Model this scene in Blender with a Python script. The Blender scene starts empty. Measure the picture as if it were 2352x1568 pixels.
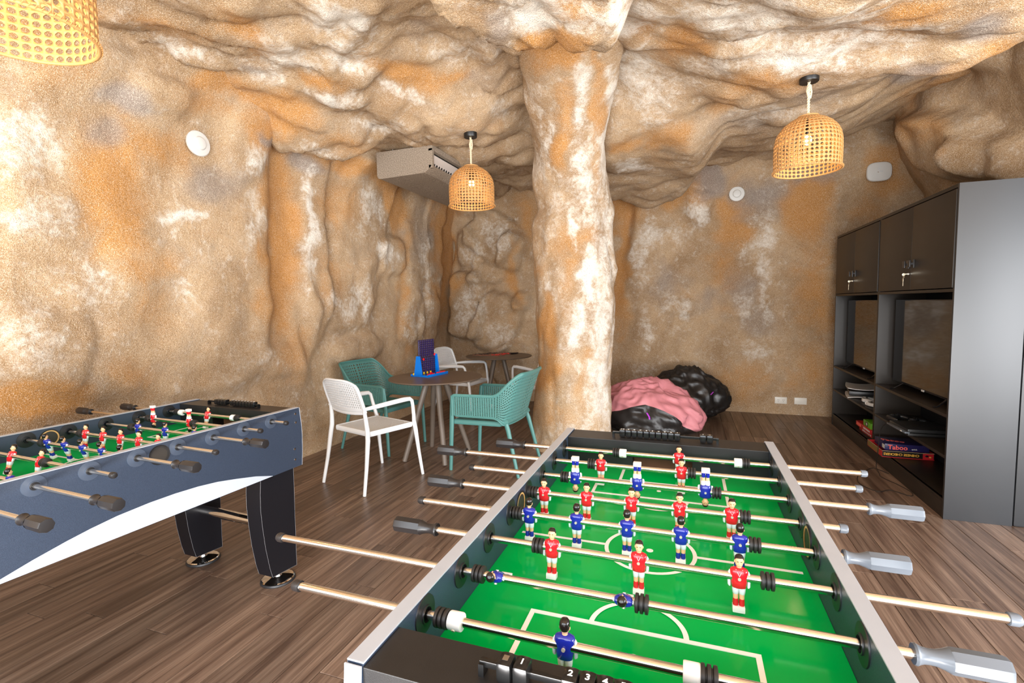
import bpy, bmesh, math, random
import numpy as np
from mathutils import Vector, Matrix, noise

random.seed(7)
PI = math.pi
sc = bpy.context.scene
COL = sc.collection

# ------------------------------------------------------------------ camera
F_PX, PITCH, ROLL, YAW, CAM_H = 1126.2, .075, -.0171, math.radians(19.8), 1.40
def _rz(v):
    c, s = math.cos(YAW), math.sin(YAW)
    return np.array([v[0]*c - v[1]*s, v[0]*s + v[1]*c, v[2]])
FW = _rz((0, math.cos(PITCH), -math.sin(PITCH)))
_r0 = _rz((1., 0, 0)); _u0 = np.cross(_r0, FW)
RT = math.cos(ROLL)*_r0 + math.sin(ROLL)*_u0
UP = -math.sin(ROLL)*_r0 + math.cos(ROLL)*_u0
ORG = np.array([0, 0, CAM_H])
def _ray(x, y): return FW*F_PX + RT*(x-1176.) - UP*(y-784.)
def on_z(x, y, z):
    d = _ray(x, y); return ORG + d*(z-CAM_H)/d[2]
def at_depth(x, y, D): return ORG + _ray(x, y)*D/F_PX
def to_px(P):
    P = np.asarray(P, float) - ORG
    d = P @ FW
    dd = np.where(d < .05, .05, d)
    x = 1176. + F_PX*(P @ RT)/dd; y = 784. - F_PX*(P @ UP)/dd
    return np.where(d < .05, -1e5, x), np.where(d < .05, -1e5, y)

cam_data = bpy.data.cameras.new('camera'); cam = bpy.data.objects.new('camera', cam_data); COL.objects.link(cam)
cam_data.sensor_width = 36; cam_data.lens = F_PX/2352*36; cam_data.clip_start = .02
cam.matrix_world = Matrix(((RT[0], UP[0], -FW[0], 0), (RT[1], UP[1], -FW[1], 0), (RT[2], UP[2], -FW[2], CAM_H), (0, 0, 0, 1)))
sc.camera = cam

# ------------------------------------------------------------------ world, lights, exposure
sc.view_settings.view_transform = 'Standard'; sc.view_settings.look = 'None'
sc.view_settings.gamma = 1; sc.view_settings.use_curve_mapping = False
sc.view_settings.exposure = 0.53
world = bpy.data.worlds.new('world'); sc.world = world; world.use_nodes = True
nt = world.node_tree; nt.nodes.clear()
wo = nt.nodes.new('ShaderNodeOutputWorld'); bg = nt.nodes.new('ShaderNodeBackground')
tc = nt.nodes.new('ShaderNodeTexCoord'); sx = nt.nodes.new('ShaderNodeSeparateXYZ'); rp = nt.nodes.new('ShaderNodeValToRGB')
mp = nt.nodes.new('ShaderNodeMapRange'); mp.inputs['From Min'].default_value = -1; mp.inputs['From Max'].default_value = 1
nt.links.new(tc.outputs['Generated'], sx.inputs[0]); nt.links.new(sx.outputs['Z'], mp.inputs['Value'])
nt.links.new(mp.outputs[0], rp.inputs[0]); nt.links.new(rp.outputs[0], bg.inputs[0]); nt.links.new(bg.outputs[0], wo.inputs[0])
cr = rp.color_ramp; cr.elements[0].position = .45; cr.elements[0].color = (.62, .56, .48, 1)
cr.elements[1].position = .52; cr.elements[1].color = (.80, .90, 1.0, 1)
e = cr.elements.new(.9); e.color = (.35, .55, .95, 1)
bg.inputs[1].default_value = .6

def area_light(name, loc, aim, sx_, sy_, power, color):
    l = bpy.data.lights.new(name, 'AREA'); l.shape = 'RECTANGLE'; l.size = sx_; l.size_y = sy_
    l.energy = power; l.color = color
    o = bpy.data.objects.new(name, l); COL.objects.link(o); o.location = loc
    d = Vector(aim) - Vector(loc); o.rotation_euler = d.to_track_quat('-Z', 'Y').to_euler()
    return o
area_light('daylight_opening_front', (-.6, -1.75, 1.90), (-.6, 2.6, 2.1), 5.2, 1.7, 150, (.89, .945, 1.0))
area_light('sunlit_paving_bounce', (.55, -1.55, .45), (.4, .0, 2.7), 4.3, 1.2, 360, (1.0, .985, .97))
area_light('daylight_opening_side', (3.9, .9, 1.3), (-.2, 2.9, 2.0), 3.6, 2.4, 250, (.95, .97, 1.0))

# ------------------------------------------------------------------ materials
MATS = {}
def mat(name, col, rough=.5, metal=0., spec=.5, bump=0, bump_scale=200, var=0, var_scale=8, emit=None, estr=0, coat=0, speck=None, trans=0, sheen=0):
    m = bpy.data.materials.new(name); m.use_nodes = True
    n = m.node_tree; b = n.nodes['Principled BSDF']
    b.inputs['Base Color'].default_value = (*col, 1); b.inputs['Roughness'].default_value = rough
    b.inputs['Metallic'].default_value = metal; b.inputs['Specular IOR Level'].default_value = spec
    if coat: b.inputs['Coat Weight'].default_value = coat; b.inputs['Coat Roughness'].default_value = .08
    if sheen: b.inputs['Sheen Weight'].default_value = sheen
    if emit: b.inputs['Emission Color'].default_value = (*emit, 1); b.inputs['Emission Strength'].default_value = estr
    if trans: b.inputs['Subsurface Weight'].default_value = trans; b.inputs['Subsurface Scale'].default_value = .02
    tcn = n.nodes.new('ShaderNodeTexCoord')
    if bump:
        nz = n.nodes.new('ShaderNodeTexNoise'); nz.inputs['Scale'].default_value = bump_scale; nz.inputs['Detail'].default_value = 3
        bp = n.nodes.new('ShaderNodeBump'); bp.inputs['Strength'].default_value = bump; bp.inputs['Distance'].default_value = .002
        n.links.new(tcn.outputs['Object'], nz.inputs['Vector']); n.links.new(nz.outputs['Fac'], bp.inputs['Height']); n.links.new(bp.outputs[0], b.inputs['Normal'])
    src = None
    if var:
        nz = n.nodes.new('ShaderNodeTexNoise'); nz.inputs['Scale'].default_value = var_scale; nz.inputs['Detail'].default_value = 5
        mx = n.nodes.new('ShaderNodeMix'); mx.data_type = 'RGBA'
        mx.inputs['A'].default_value = (*[c*(1-var) for c in col], 1); mx.inputs['B'].default_value = (*[min(1, c*(1+var)) for c in col], 1)
        n.links.new(tcn.outputs['Object'], nz.inputs['Vector']); n.links.new(nz.outputs['Fac'], mx.inputs['Factor'])
        src = mx.outputs['Result']; n.links.new(src, b.inputs['Base Color'])
    if speck:
        nz = n.nodes.new('ShaderNodeTexNoise'); nz.inputs['Scale'].default_value = speck[1]; nz.inputs['Detail'].default_value = 1
        r = n.nodes.new('ShaderNodeValToRGB'); r.color_ramp.elements[0].position = .42; r.color_ramp.elements[1].position = .68
        mx = n.nodes.new('ShaderNodeMix'); mx.data_type = 'RGBA'
        mx.inputs['A'].default_value = (*col, 1); mx.inputs['B'].default_value = (*speck[0], 1)
        n.links.new(tcn.outputs['Object'], nz.inputs['Vector']); n.links.new(nz.outputs['Fac'], r.inputs[0]); n.links.new(r.outputs[0], mx.inputs['Factor'])
        n.links.new(mx.outputs['Result'], b.inputs['Base Color'])
    MATS[name] = m
    return m

mat('table_blue', (.020, .030, .052), .40, speck=((.05, .07, .11), 900), bump=.15, bump_scale=700)
mat('table_black', (.012, .011, .011), .42, bump=.1, bump_scale=500, var=.3, var_scale=30)
mat('leg_black', (.007, .007, .010), .45, spec=.35, bump=.08, bump_scale=500)
mat('edge_silver', (.40, .43, .48), .32, spec=.6, var=.06, var_scale=14)
mat('swoosh', (.50, .55, .63), .45, speck=((.48, .53, .61), 700))
mat('field_green', (.0, .42, .075), .12, spec=.10)
mat('line_white', (.93, .96, .95), .25)
mat('goal_brown', (.20, .085, .03), .6, var=.3, var_scale=20)
mat('chrome', (.76, .71, .64), .17, metal=1.)
mat('steel', (.86, .84, .82), .06, metal=1.)
mat('rubber', (.018, .016, .015), .5)
mat('grip_black', (.016, .014, .014), .36)
mat('grip_grey', (.115, .13, .15), .30)  # black grip with side daylight painted in; also plain console trim
mat('screw', (.62, .58, .48), .35, metal=.35)
mat('white_plastic', (.84, .84, .82), .25)
mat('shirt_red', (.66, .012, .022), .16, spec=.6)
mat('shirt_blue', (.012, .022, .30), .14, spec=.6)
mat('skin', (.86, .50, .27), .28)
mat('hair', (.012, .008, .007), .16)
mat('shorts', (.74, .80, .82), .22)
mat('bearing', (.055, .072, .105), .35)
mat('leg_trim', (.20, .20, .21), .4)
mat('bearing_dark', (.014, .014, .016), .4)
mat('wood_hole', (.62, .36, .13), .5)
mat('bead_black', (.008, .008, .008), .2)
mat('digit_white', (.85, .85, .83), .4)
mat('chair_white', (.76, .77, .77), .42, bump=.05, bump_scale=300)
mat('chair_teal', (.075, .215, .195), .45, bump=.05, bump_scale=300)
mat('table_taupe', (.125, .088, .062), .45, bump=.08, bump_scale=400)
mat('leg_taupe', (.155, .122, .095), .42, bump=.05, bump_scale=300)
mat('game_blue', (.0, .16, .62), .25)
mat('game_navy', (.022, .012, .075), .3)
mat('chip_red', (.78, .008, .012), .25)
mat('chip_yellow', (.85, .55, .02), .25)
mat('board_pink', (.30, .13, .09), .6, var=.15)
mat('chip_black', (.008, .006, .009), .3)
mat('bag_black', (.016, .014, .013), .36, bump=.25, bump_scale=40)
mat('bag_pink', (.55, .20, .22), .6, bump=.2, bump_scale=40)
mat('tag_purple', (.42, .05, .55), .4)
mat('cab_black', (.021, .0155, .011), .42, spec=.38, var=.2, var_scale=6)
mat('cab_inner', (.007, .008, .010), .5, spec=.3)
mat('cab_side', (.015, .0165, .019), .46, spec=.85, var=.15, var_scale=5)
mat('screen', (.006, .006, .006), .05, spec=.9)
mat('bezel', (.008, .008, .010), .2)
mat('key_metal', (.8, .72, .55), .45, metal=1.)
mat('console_white', (.70, .68, .64), .4)
mat('console_black', (.020, .020, .020), .3)
mat('box_red', (.50, .015, .020), .35)
mat('box_green', (.13, .42, .02), .35)
mat('box_navy', (.018, .014, .075), .3)
mat('box_black', (.010, .008, .008), .3)
mat('box_gold', (.22, .14, .04), .4)
mat('text_coral', (.90, .13, .10), .4)
mat('text_gold', (.80, .42, .05), .4)
mat('card_edge', (.62, .50, .32), .5)
mat('cable_black', (.014, .012, .010), .4)
mat('fixture_white', (.62, .60, .56), .45)
mat('fixture_grey', (.55, .55, .54), .5)
mat('outlet_white', (.72, .68, .60), .4)
mat('slot_dark', (.03, .025, .02), .5)
mat('ac_shell', (.19, .145, .105), .9, speck=((.40, .32, .24), 150), bump=.9, bump_scale=130, var=0)
mat('ac_vane', (.62, .55, .50), .25)
mat('ac_dark', (.01, .009, .008), .5)
mat('rattan', (.50, .255, .085), .55, bump=.6, bump_scale=160, var=.15, var_scale=60)
mat('rope', (.70, .56, .38), .8, bump=.5, bump_scale=300)
mat('canopy_black', (.008, .008, .008), .35)
mat('bulb', (1, .85, .5), .3, emit=(1., .62, .22), estr=10)
mat('strip_white', (.8, .78, .74), .5)
mat('rubber_foot', (.02, .02, .022), .45)

def rock_material():
    m = bpy.data.materials.new('painted_rock'); m.use_nodes = True
    n = m.node_tree; L = n.links; b = n.nodes['Principled BSDF']; b.inputs['Roughness'].default_value = .85
    b.inputs['Specular IOR Level'].default_value = .25
    tcn = n.nodes.new('ShaderNodeTexCoord'); at = n.nodes.new('ShaderNodeAttribute'); at.attribute_name = 'stain_light'
    sep = n.nodes.new('ShaderNodeSeparateColor'); L.new(at.outputs['Color'], sep.inputs[0])
    def nz(scale, detail=6, rough=.6, dist=0):
        x = n.nodes.new('ShaderNodeTexNoise'); x.inputs['Scale'].default_value = scale; x.inputs['Detail'].default_value = detail
        x.inputs['Roughness'].default_value = rough; x.inputs['Distortion'].default_value = dist
        L.new(tcn.outputs['Object'], x.inputs['Vector']); return x.outputs['Fac']
    def ramp(v, a, c):
        x = n.nodes.new('ShaderNodeMapRange'); x.interpolation_type = 'SMOOTHSTEP'
        x.inputs['From Min'].default_value = a; x.inputs['From Max'].default_value = c; L.new(v, x.inputs['Value']); return x.outputs[0]
    def math_(op, a, c):
        x = n.nodes.new('ShaderNodeMath'); x.operation = op
        for i, v in enumerate((a, c)):
            if isinstance(v, (int, float)): x.inputs[i].default_value = v
            else: L.new(v, x.inputs[i])
        return x.outputs[0]
    def mix(f, a, c, blend='MIX'):
        x = n.nodes.new('ShaderNodeMix'); x.data_type = 'RGBA'; x.blend_type = blend
        if isinstance(f, (int, float)): x.inputs['Factor'].default_value = f
        else: L.new(f, x.inputs['Factor'])
        for k, v in (('A', a), ('B', c)):
            if isinstance(v, tuple): x.inputs[k].default_value = (*v, 1)
            else: L.new(v, x.inputs[k])
        return x.outputs['Result']
    n1 = nz(1.4, 7, .62, .6); n2 = nz(2.6, 9, .72, 1.1); n3 = nz(7, 8, .75, .5); n4 = nz(1.1, 6, .65, 1.2); n5 = nz(4.3, 8, .7, .6)
    grain = nz(220, 2, .7); g2 = nz(48, 3, .7)
    gr = math_('MULTIPLY', math_('SUBTRACT', grain, .5), .9)
    c = mix(ramp(n1, .30, .68), (.30, .178, .082), (.51, .345, .195))
    c = mix(math_('MULTIPLY', ramp(n5, .46, .68), .55), c, (.40, .29, .19))
    org = math_('ADD', math_('ADD', sep.outputs['Red'], gr), math_('MULTIPLY', math_('SUBTRACT', n2, .5), 1.5))
    c = mix(math_('MULTIPLY', ramp(org, .0, .95), .92), c, (.50, .225, .050))
    gry = math_('ADD', math_('ADD', sep.outputs['Blue'], gr), math_('MULTIPLY', math_('SUBTRACT', n4, .5), 1.0))
    c = mix(math_('MULTIPLY', ramp(gry, .12, .85), .8), c, (.26, .225, .205))
    dry = nz(26, 6, .75, .3)
    wht = math_('ADD', math_('ADD', math_('MULTIPLY', sep.outputs['Green'], .9), math_('ADD', gr, math_('MULTIPLY', math_('SUBTRACT', dry, .5), 1.5))), math_('MULTIPLY', math_('SUBTRACT', n3, .46), 2.0))
    wht = math_('SUBTRACT', wht, math_('MULTIPLY', sep.outputs['Red'], .75))
    c = mix(math_('MULTIPLY', ramp(wht, .08, 1.0), .9), c, (.82, .765, .68))
    c = mix(math_('MULTIPLY', ramp(grain, .53, .67), .70), c, (.15, .085, .045))
    c = mix(math_('MULTIPLY', ramp(grain, .47, .34), .5), c, (.88, .78, .64))
    L.new(c, b.inputs['Base Color'])
    h = math_('ADD', math_('MULTIPLY', n3, 2.2), math_('ADD', math_('MULTIPLY', grain, .35), math_('MULTIPLY', g2, .6)))
    bp = n.nodes.new('ShaderNodeBump'); bp.inputs['Strength'].default_value = .75; bp.inputs['Distance'].default_value = .012
    L.new(h, bp.inputs['Height']); L.new(bp.outputs[0], b.inputs['Normal'])
    MATS['rock'] = m
rock_material()

def plank_material():
    m = bpy.data.materials.new('wood_plank'); m.use_nodes = True
    n = m.node_tree; L = n.links; b = n.nodes['Principled BSDF']; b.inputs['Roughness'].default_value = .36; b.inputs['Specular IOR Level'].default_value = .45
    tcn = n.nodes.new('ShaderNodeTexCoord'); at = n.nodes.new('ShaderNodeObjectInfo')
    geo = n.nodes.new('ShaderNodeNewGeometry')
    # grain follows the boards; the offset per board comes from its own random value
    mp = n.nodes.new('ShaderNodeMapping'); mp.inputs['Scale'].default_value = (26, 1.1, 1)
    ad = n.nodes.new('ShaderNodeVectorMath'); ad.operation = 'ADD'
    ml = n.nodes.new('ShaderNodeMath'); ml.operation = 'MULTIPLY'; ml.inputs[1].default_value = 57.
    cmb = n.nodes.new('ShaderNodeCombineXYZ'); L.new(at.outputs['Random'], ml.inputs[0]); L.new(ml.outputs[0], cmb.inputs[0]); L.new(ml.outputs[0], cmb.inputs[1])
    L.new(tcn.outputs['Object'], ad.inputs[0]); L.new(cmb.outputs[0], ad.inputs[1]); L.new(ad.outputs[0], mp.inputs['Vector'])
    a = n.nodes.new('ShaderNodeTexNoise'); a.inputs['Scale'].default_value = 1.; a.inputs['Detail'].default_value = 5; a.inputs['Roughness'].default_value = .65
    L.new(mp.outputs[0], a.inputs['Vector'])
    r = n.nodes.new('ShaderNodeValToRGB'); cr = r.color_ramp
    cr.elements[0].position = .30; cr.elements[0].color = (.070, .040, .028, 1)
    cr.elements[1].position = .72; cr.elements[1].color = (.315, .225, .165, 1)
    e = cr.elements.new(.5); e.color = (.175, .115, .082, 1)
    L.new(a.outputs['Fac'], r.inputs[0])
    mp2 = n.nodes.new('ShaderNodeMapping'); mp2.inputs['Scale'].default_value = (170, 2.5, 1); L.new(ad.outputs[0], mp2.inputs['Vector'])
    f = n.nodes.new('ShaderNodeTexNoise'); f.inputs['Scale'].default_value = 1.; f.inputs['Detail'].default_value = 3; L.new(mp2.outputs[0], f.inputs['Vector'])
    mx = n.nodes.new('ShaderNodeMix'); mx.data_type = 'RGBA'; mx.blend_type = 'MULTIPLY'; mx.inputs['Factor'].default_value = .55
    r2 = n.nodes.new('ShaderNodeValToRGB'); r2.color_ramp.elements[0].position = .35; r2.color_ramp.elements[0].color = (.55, .52, .50, 1)
    r2.color_ramp.elements[1].position = .6; r2.color_ramp.elements[1].color = (1.15, 1.12, 1.1, 1)
    L.new(f.outputs['Fac'], r2.inputs[0]); L.new(r.outputs[0], mx.inputs['A']); L.new(r2.outputs[0], mx.inputs['B'])
    hv = n.nodes.new('ShaderNodeHueSaturation'); mr = n.nodes.new('ShaderNodeMapRange'); mr.inputs['To Min'].default_value = .78; mr.inputs['To Max'].default_value = 1.25
    wn = n.nodes.new('ShaderNodeTexWhiteNoise'); wn.noise_dimensions = '1D'; L.new(at.outputs['Random'], wn.inputs['W'])
    L.new(wn.outputs['Value'], mr.inputs['Value']); L.new(mr.outputs[0], hv.inputs['Value']); L.new(mx.outputs['Result'], hv.inputs['Color'])
    L.new(hv.outputs[0], b.inputs['Base Color'])
    bp = n.nodes.new('ShaderNodeBump'); bp.inputs['Strength'].default_value = .12; bp.inputs['Distance'].default_value = .001
    L.new(f.outputs['Fac'], bp.inputs['Height']); L.new(bp.outputs[0], b.inputs['Normal'])
    MATS['plank'] = m
plank_material()
mat('subfloor', (.05, .035, .028), .8)

# ------------------------------------------------------------------ mesh helper
class MB:
    def __init__(s): s.v = []; s.f = []; s.m = []; s.mats = []
    def mi(s, name):
        if name not in s.mats: s.mats.append(name)
        return s.mats.index(name)
    def add(s, vs, fs, m):
        o = len(s.v); k = s.mi(m); s.v += [tuple(map(float, p)) for p in vs]
        for f in fs: s.f.append(tuple(i+o for i in f)); s.m.append(k)
        return s
    def box(s, x0, x1, y0, y1, z0, z1, m, b=0., rot=None, at=None):
        bm = bmesh.new(); bmesh.ops.create_cube(bm, size=1)
        for v in bm.verts: v.co = Vector(((x0+x1)/2+v.co.x*(x1-x0), (y0+y1)/2+v.co.y*(y1-y0), (z0+z1)/2+v.co.z*(z1-z0)))
        if b: bmesh.ops.bevel(bm, geom=bm.edges[:], offset=b, segments=2, profile=.6, affect='EDGES')
        if rot is not None:
            M = rot if isinstance(rot, Matrix) else Matrix.Rotation(rot, 4, 'Z')
            c = Vector(at) if at is not None else Vector(((x0+x1)/2, (y0+y1)/2, (z0+z1)/2))
            for v in bm.verts: v.co = M @ (v.co-c) + c
        bm.verts.index_update(); vs = [v.co[:] for v in bm.verts]; fs = [[v.index for v in f.verts] for f in bm.faces]; bm.free()
        return s.add(vs, fs, m)
    def rings(s, rings, m, cap0=True, cap1=True, closed=True):
        vs = [p for r in rings for p in r]; n = len(rings[0]); fs = []
        for i in range(len(rings)-1):
            for j in range(n if closed else n-1):
                k = (j+1) % n; fs.append((i*n+j, i*n+k, (i+1)*n+k, (i+1)*n+j))
        if cap0: fs.append(tuple(range(n-1, -1, -1)))
        if cap1: fs.append(tuple((len(rings)-1)*n+j for j in range(n)))
        return s.add(vs, fs, m)
    def loft(s, secs, m, n=16, p=2.0, caps=True):
        """secs: (cx, cy, z, rx, ry)"""
        R = []
        for cx, cy, z, rx, ry in secs:
            r = []
            for j in range(n):
                a = 2*PI*j/n; c, d = math.cos(a), math.sin(a)
                r.append((cx+rx*math.copysign(abs(c)**(2/p), c), cy+ry*math.copysign(abs(d)**(2/p), d), z))
            R.append(r)
        return s.rings(R, m, caps, caps)
    def ball(s, c, r, m, n=14, k=8, z0=-1., z1=1.):
        R = []
        for i in range(k+1):
            t = z0+(z1-z0)*i/k; a = math.asin(max(-1, min(1, t)))
            a = math.asin(z0)+(math.asin(z1)-math.asin(z0))*i/k
            q = max(math.cos(a), .02); zz = math.sin(a)
            R.append([(c[0]+r[0]*q*math.cos(2*PI*j/n), c[1]+r[1]*q*math.sin(2*PI*j/n), c[2]+r[2]*zz) for j in range(n)])
        return s.rings(R, m)
    def tube(s, pts, rad, m, n=10, flat=None, caps=True):
        P = [Vector(p) for p in pts]; R = []; prev = None
        for i, p in enumerate(P):
            t = (P[min(i+1, len(P)-1)]-P[max(i-1, 0)]).normalized()
            if prev is None:
                ref = Vector((0, 0, 1)) if abs(t.z) < .9 else Vector((1, 0, 0))
                a = t.cross(ref).normalized()
            else:
                a = (prev - t*prev.dot(t)).normalized()
            prev = a; b = t.cross(a)
            r = rad[i] if isinstance(rad, list) else rad
            ra, rb = r if isinstance(r, (list, tuple)) else (r, r)
            R.append([(p + a*ra*math.cos(2*PI*j/n) + b*rb*math.sin(2*PI*j/n))[:] for j in range(n)])
        return s.rings(R, m, caps, caps)
    def cyl(s, a, b, r, m, n=20, r2=None): return s.tube([a, b], [r, r if r2 is None else r2], m, n)
    def lathe(s, prof, m, axis='Z', n=24, at=(0, 0, 0), caps=True):
        """prof: (radius, height)"""
        R = []
        for r, h in prof:
            q = []
            for j in range(n):
                c, d = r*math.cos(2*PI*j/n), r*math.sin(2*PI*j/n)
                p = {'Z': (c, d, h), 'X': (h, c, d), 'Y': (d, h, c)}[axis]
                q.append((at[0]+p[0], at[1]+p[1], at[2]+p[2]))
            R.append(q)
        return s.rings(R, m, caps, caps)
    def prism(s, poly, ax, lo, hi, m, m_edge=None):
        """poly of 2D points extruded along ax"""
        def P(a, c, t): return {'X': (t, a, c), 'Y': (a, t, c), 'Z': (a, c, t)}[ax]
        n = len(poly); vs = [P(a, c, lo) for a, c in poly]+[P(a, c, hi) for a, c in poly]
        s.add(vs, [tuple(range(n-1, -1, -1)), tuple(range(n, 2*n))], m)
        return s.add(vs, [(j, (j+1) % n, n+(j+1) % n, n+j) for j in range(n)], m_edge or m)
    def perf(s, fn, nu, nv, m, hole=.5, shape='square', keep=None):
        vs = []; fs = []
        for j in range(nv+1):
            for i in range(nu+1): vs.append(fn(i/nu, j/nv))
        K = {'square': [(-1, -1), (1, -1), (1, 1), (-1, 1)], 'diamond': [(0, -1), (1, 0), (0, 1), (-1, 0)]}.get(shape)
        if shape == 'octagon':
            q = .30; K = [(-q, -1), (q, -1), (1, -q), (1, q), (q, 1), (-q, 1), (-1, q), (-1, -q)]
        for j in range(nv):
            for i in range(nu):
                c0 = j*(nu+1)+i; cs = (c0, c0+1, c0+nu+2, c0+nu+1)
                if keep and not keep((i+.5)/nu, (j+.5)/nv): fs.append(cs); continue
                o = len(vs)
                for a, b in K: vs.append(fn((i+.5+a*hole/2)/nu, (j+.5+b*hole/2)/nv))
                if shape == 'square':
                    for k in range(4): fs.append((cs[k], cs[(k+1) % 4], o+(k+1) % 4, o+k))
                elif shape == 'diamond':
                    for k in range(4): fs.append((cs[k], cs[(k+1) % 4], o+k)); fs.append((cs[k], o+k, o+(k+3) % 4))
                else:
                    for k in range(4):
                        fs.append((cs[k], cs[(k+1) % 4], o+2*k+1, o+2*k)); fs.append((cs[k], o+2*k, o+(2*k+7) % 8))
        return s.add(vs, fs, m)
    def text(s, txt, size, M, m, extrude=.0006, align='CENTER'):
        cu = bpy.data.curves.new('t', 'FONT'); cu.body = txt; cu.size = size; cu.extrude = extrude; cu.resolution_u = 3
        cu.align_x = align; cu.align_y = 'CENTER'; cu.offset = size*.018
        o = bpy.data.objects.new('t', cu); COL.objects.link(o)
        me = bpy.data.meshes.new_from_object(o.evaluated_get(bpy.context.evaluated_depsgraph_get()))
        s.add([(M @ v.co)[:] for v in me.vertices], [tuple(p.vertices) for p in me.polygons], m)
        bpy.data.objects.remove(o); bpy.data.curves.remove(cu); bpy.data.meshes.remove(me)
        return s
    def mesh(s, name, smooth=35):
        me = bpy.data.meshes.new(name); me.from_pydata(s.v, [], s.f)
        for k in s.mats: me.materials.append(MATS[k])
        me.polygons.foreach_set('material_index', s.m)
        if smooth:
            me.polygons.foreach_set('use_smooth', [True]*len(me.polygons)); me.update()
            me.set_sharp_from_angle(angle=math.radians(smooth))
        me.update(); return me
    def obj(s, name, parent=None, loc=(0, 0, 0), rot=(0, 0, 0), smooth=35, solid=0):
        o = bpy.data.objects.new(name, s.mesh(name, smooth)); COL.objects.link(o)
        o.location = loc; o.rotation_euler = rot
        if parent: o.parent = parent
        if solid:
            md = o.modifiers.new('thickness', 'SOLIDIFY'); md.thickness = solid; md.offset = 0
        return o

def tag(o, label=None, cat=None, group=None, kind=None):
    if label: o['label'] = label
    if cat: o['category'] = cat
    if group: o['group'] = group
    if kind: o['kind'] = kind
    return o
def empty(name, loc, rz=0, **k):
    o = bpy.data.objects.new(name, None); COL.objects.link(o); o.location = loc; o.rotation_euler = (0, 0, rz); o.empty_display_size = .1
    return tag(o, **k)
def put(name, me, parent, loc=(0, 0, 0), rot=(0, 0, 0)):
    o = bpy.data.objects.new(name, me); COL.objects.link(o); o.parent = parent; o.location = loc; o.rotation_euler = rot
    return o
def copy_tree(o, parent=None):
    c = o.copy(); COL.objects.link(c); c.parent = parent
    for ch in list(o.children): copy_tree(ch, c)
    return c

# ------------------------------------------------------------------ rock shell
def sstep(a, b, x):
    t = np.clip((x-a)/(b-a), 0, 1); return t*t*(3-2*t)
def feat(X, Y, cx, cy, rx, ry, rot, soft, p=3.):
    a = math.radians(rot); dx, dy = X-cx, Y-cy
    u = (dx*math.cos(a)+dy*math.sin(a))/rx; v = (-dx*math.sin(a)+dy*math.cos(a))/ry
    r = (np.abs(u)**p+np.abs(v)**p)**(1/p)
    return 1-sstep(1-soft, 1+soft*.6, r)
def nfield(P, scale, off=0, octv=3):
    sx_, sy_, sz_ = scale
    return np.array([noise.fractal(Vector((p[0]*sx_+off, p[1]*sy_+off*1.7, p[2]*sz_-off)), 1.0, 2.1, octv) for p in P])

# bumps: (cx, cy, rx, ry, rot, height, softness, power) on the picture of each wall, laid out once and fixed to the wall
LEFT_F = [
 (300, 520, 318, 400, 0, .075, .07, 5), (640, 520, 40, 280, 0, -.05, .6, 2), (714, 560, 32, 230, 0, .06, .35, 3),
 (825, 480, 62, 150, 8, .07, .3, 3), (890, 590, 30, 45, 0, .06, .3, 4), (945, 560, 22, 150, 0, .05, .5, 3), (985, 560, 22, 190, 0, .06, .4, 3),
 (940, 730, 24, 60, 0, .05, .4, 3), (975, 740, 20, 70, 0, .05, .4, 3), (80, 800, 112, 88, 6, .035, .12, 5), (225, 650, 85, 55, -20, .022, .5, 2.5),
 (330, 230, 75, 40, 15, .06, .4, 3), (470, 150, 120, 60, 10, .06, .6, 3), (640, 830, 55, 38, 0, .05, .4, 4), (790, 690, 60, 75, 0, .05, .4, 3),
 (840, 650, 30, 60, 0, .03, .5, 3), (815, 800, 60, 30, -10, .05, .4, 3), (250, 860, 60, 25, 30, .03, .5, 3), (760, 330, 120, 40, 30, .08, .5, 3),
 (540, 330, 55, 90, 0, .05, .4, 3), (380, 700, 60, 80, 20, -.03, .7, 2), (690, 770, 25, 120, 0, .03, .5, 3), (120, 500, 180, 70, 0, .03, .8, 2)]
BACK_F = [
 (1022, 620, 14, 260, 0, -.08, .8, 2), (1082, 700, 38, 78, 0, .12, .14, 5), (1140, 545, 60, 55, 35, .10, .22, 4), (1080, 570, 30, 45, 0, .08, .3, 3),
 (1185, 580, 28, 45, 25, .10, .3, 3), (1150, 740, 50, 70, 20, .11, .22, 4), (1170, 830, 50, 40, -30, .10, .3, 4), (1125, 628, 40, 26, 0, .07, .3, 3), (1100, 470, 60, 30, 0, .06, .5, 3),
 (1205, 690, 20, 25, 0, .07, .3, 3), (1160, 910, 60, 30, 0, .05, .5, 3),
 (1440, 500, 14, 70, 0, -.06, .8, 2), (1466, 590, 30, 120, 6, .06, .5, 3), (1606, 482, 32, 42, 0, .07, .35, 3), (1558, 704, 42, 18, 4, .05, .3, 4),
 (1700, 705, 40, 30, 4, .03, .25, 4), (1535, 545, 40, 24, 0, .03, .5, 3), (1740, 620, 60, 100, 0, .04, .6, 3), (1600, 400, 60, 26, 0, .05, .5, 3),
 (1700, 400, 60, 30, 0, .04, .5, 3), (1870, 620, 50, 180, 10, .05, .6, 3), (1960, 350, 80, 60, 20, .06, .6, 3), (1500, 760, 60, 60, 0, .03, .7, 2)]
RIGHT_F = [(2160, 330, 55, 110, 12, .12, .4, 3), (2262, 330, 62, 85, 0, .30, .3, 3.5), (2335, 360, 35, 60, 0, .2, .4, 3), (2210, 200, 90, 60, 20, .16, .5, 3),
 (2120, 420, 18, 60, 0, -.05, .8, 2), (2340, 60, 60, 80, 0, .25, .4, 3)]
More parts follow.
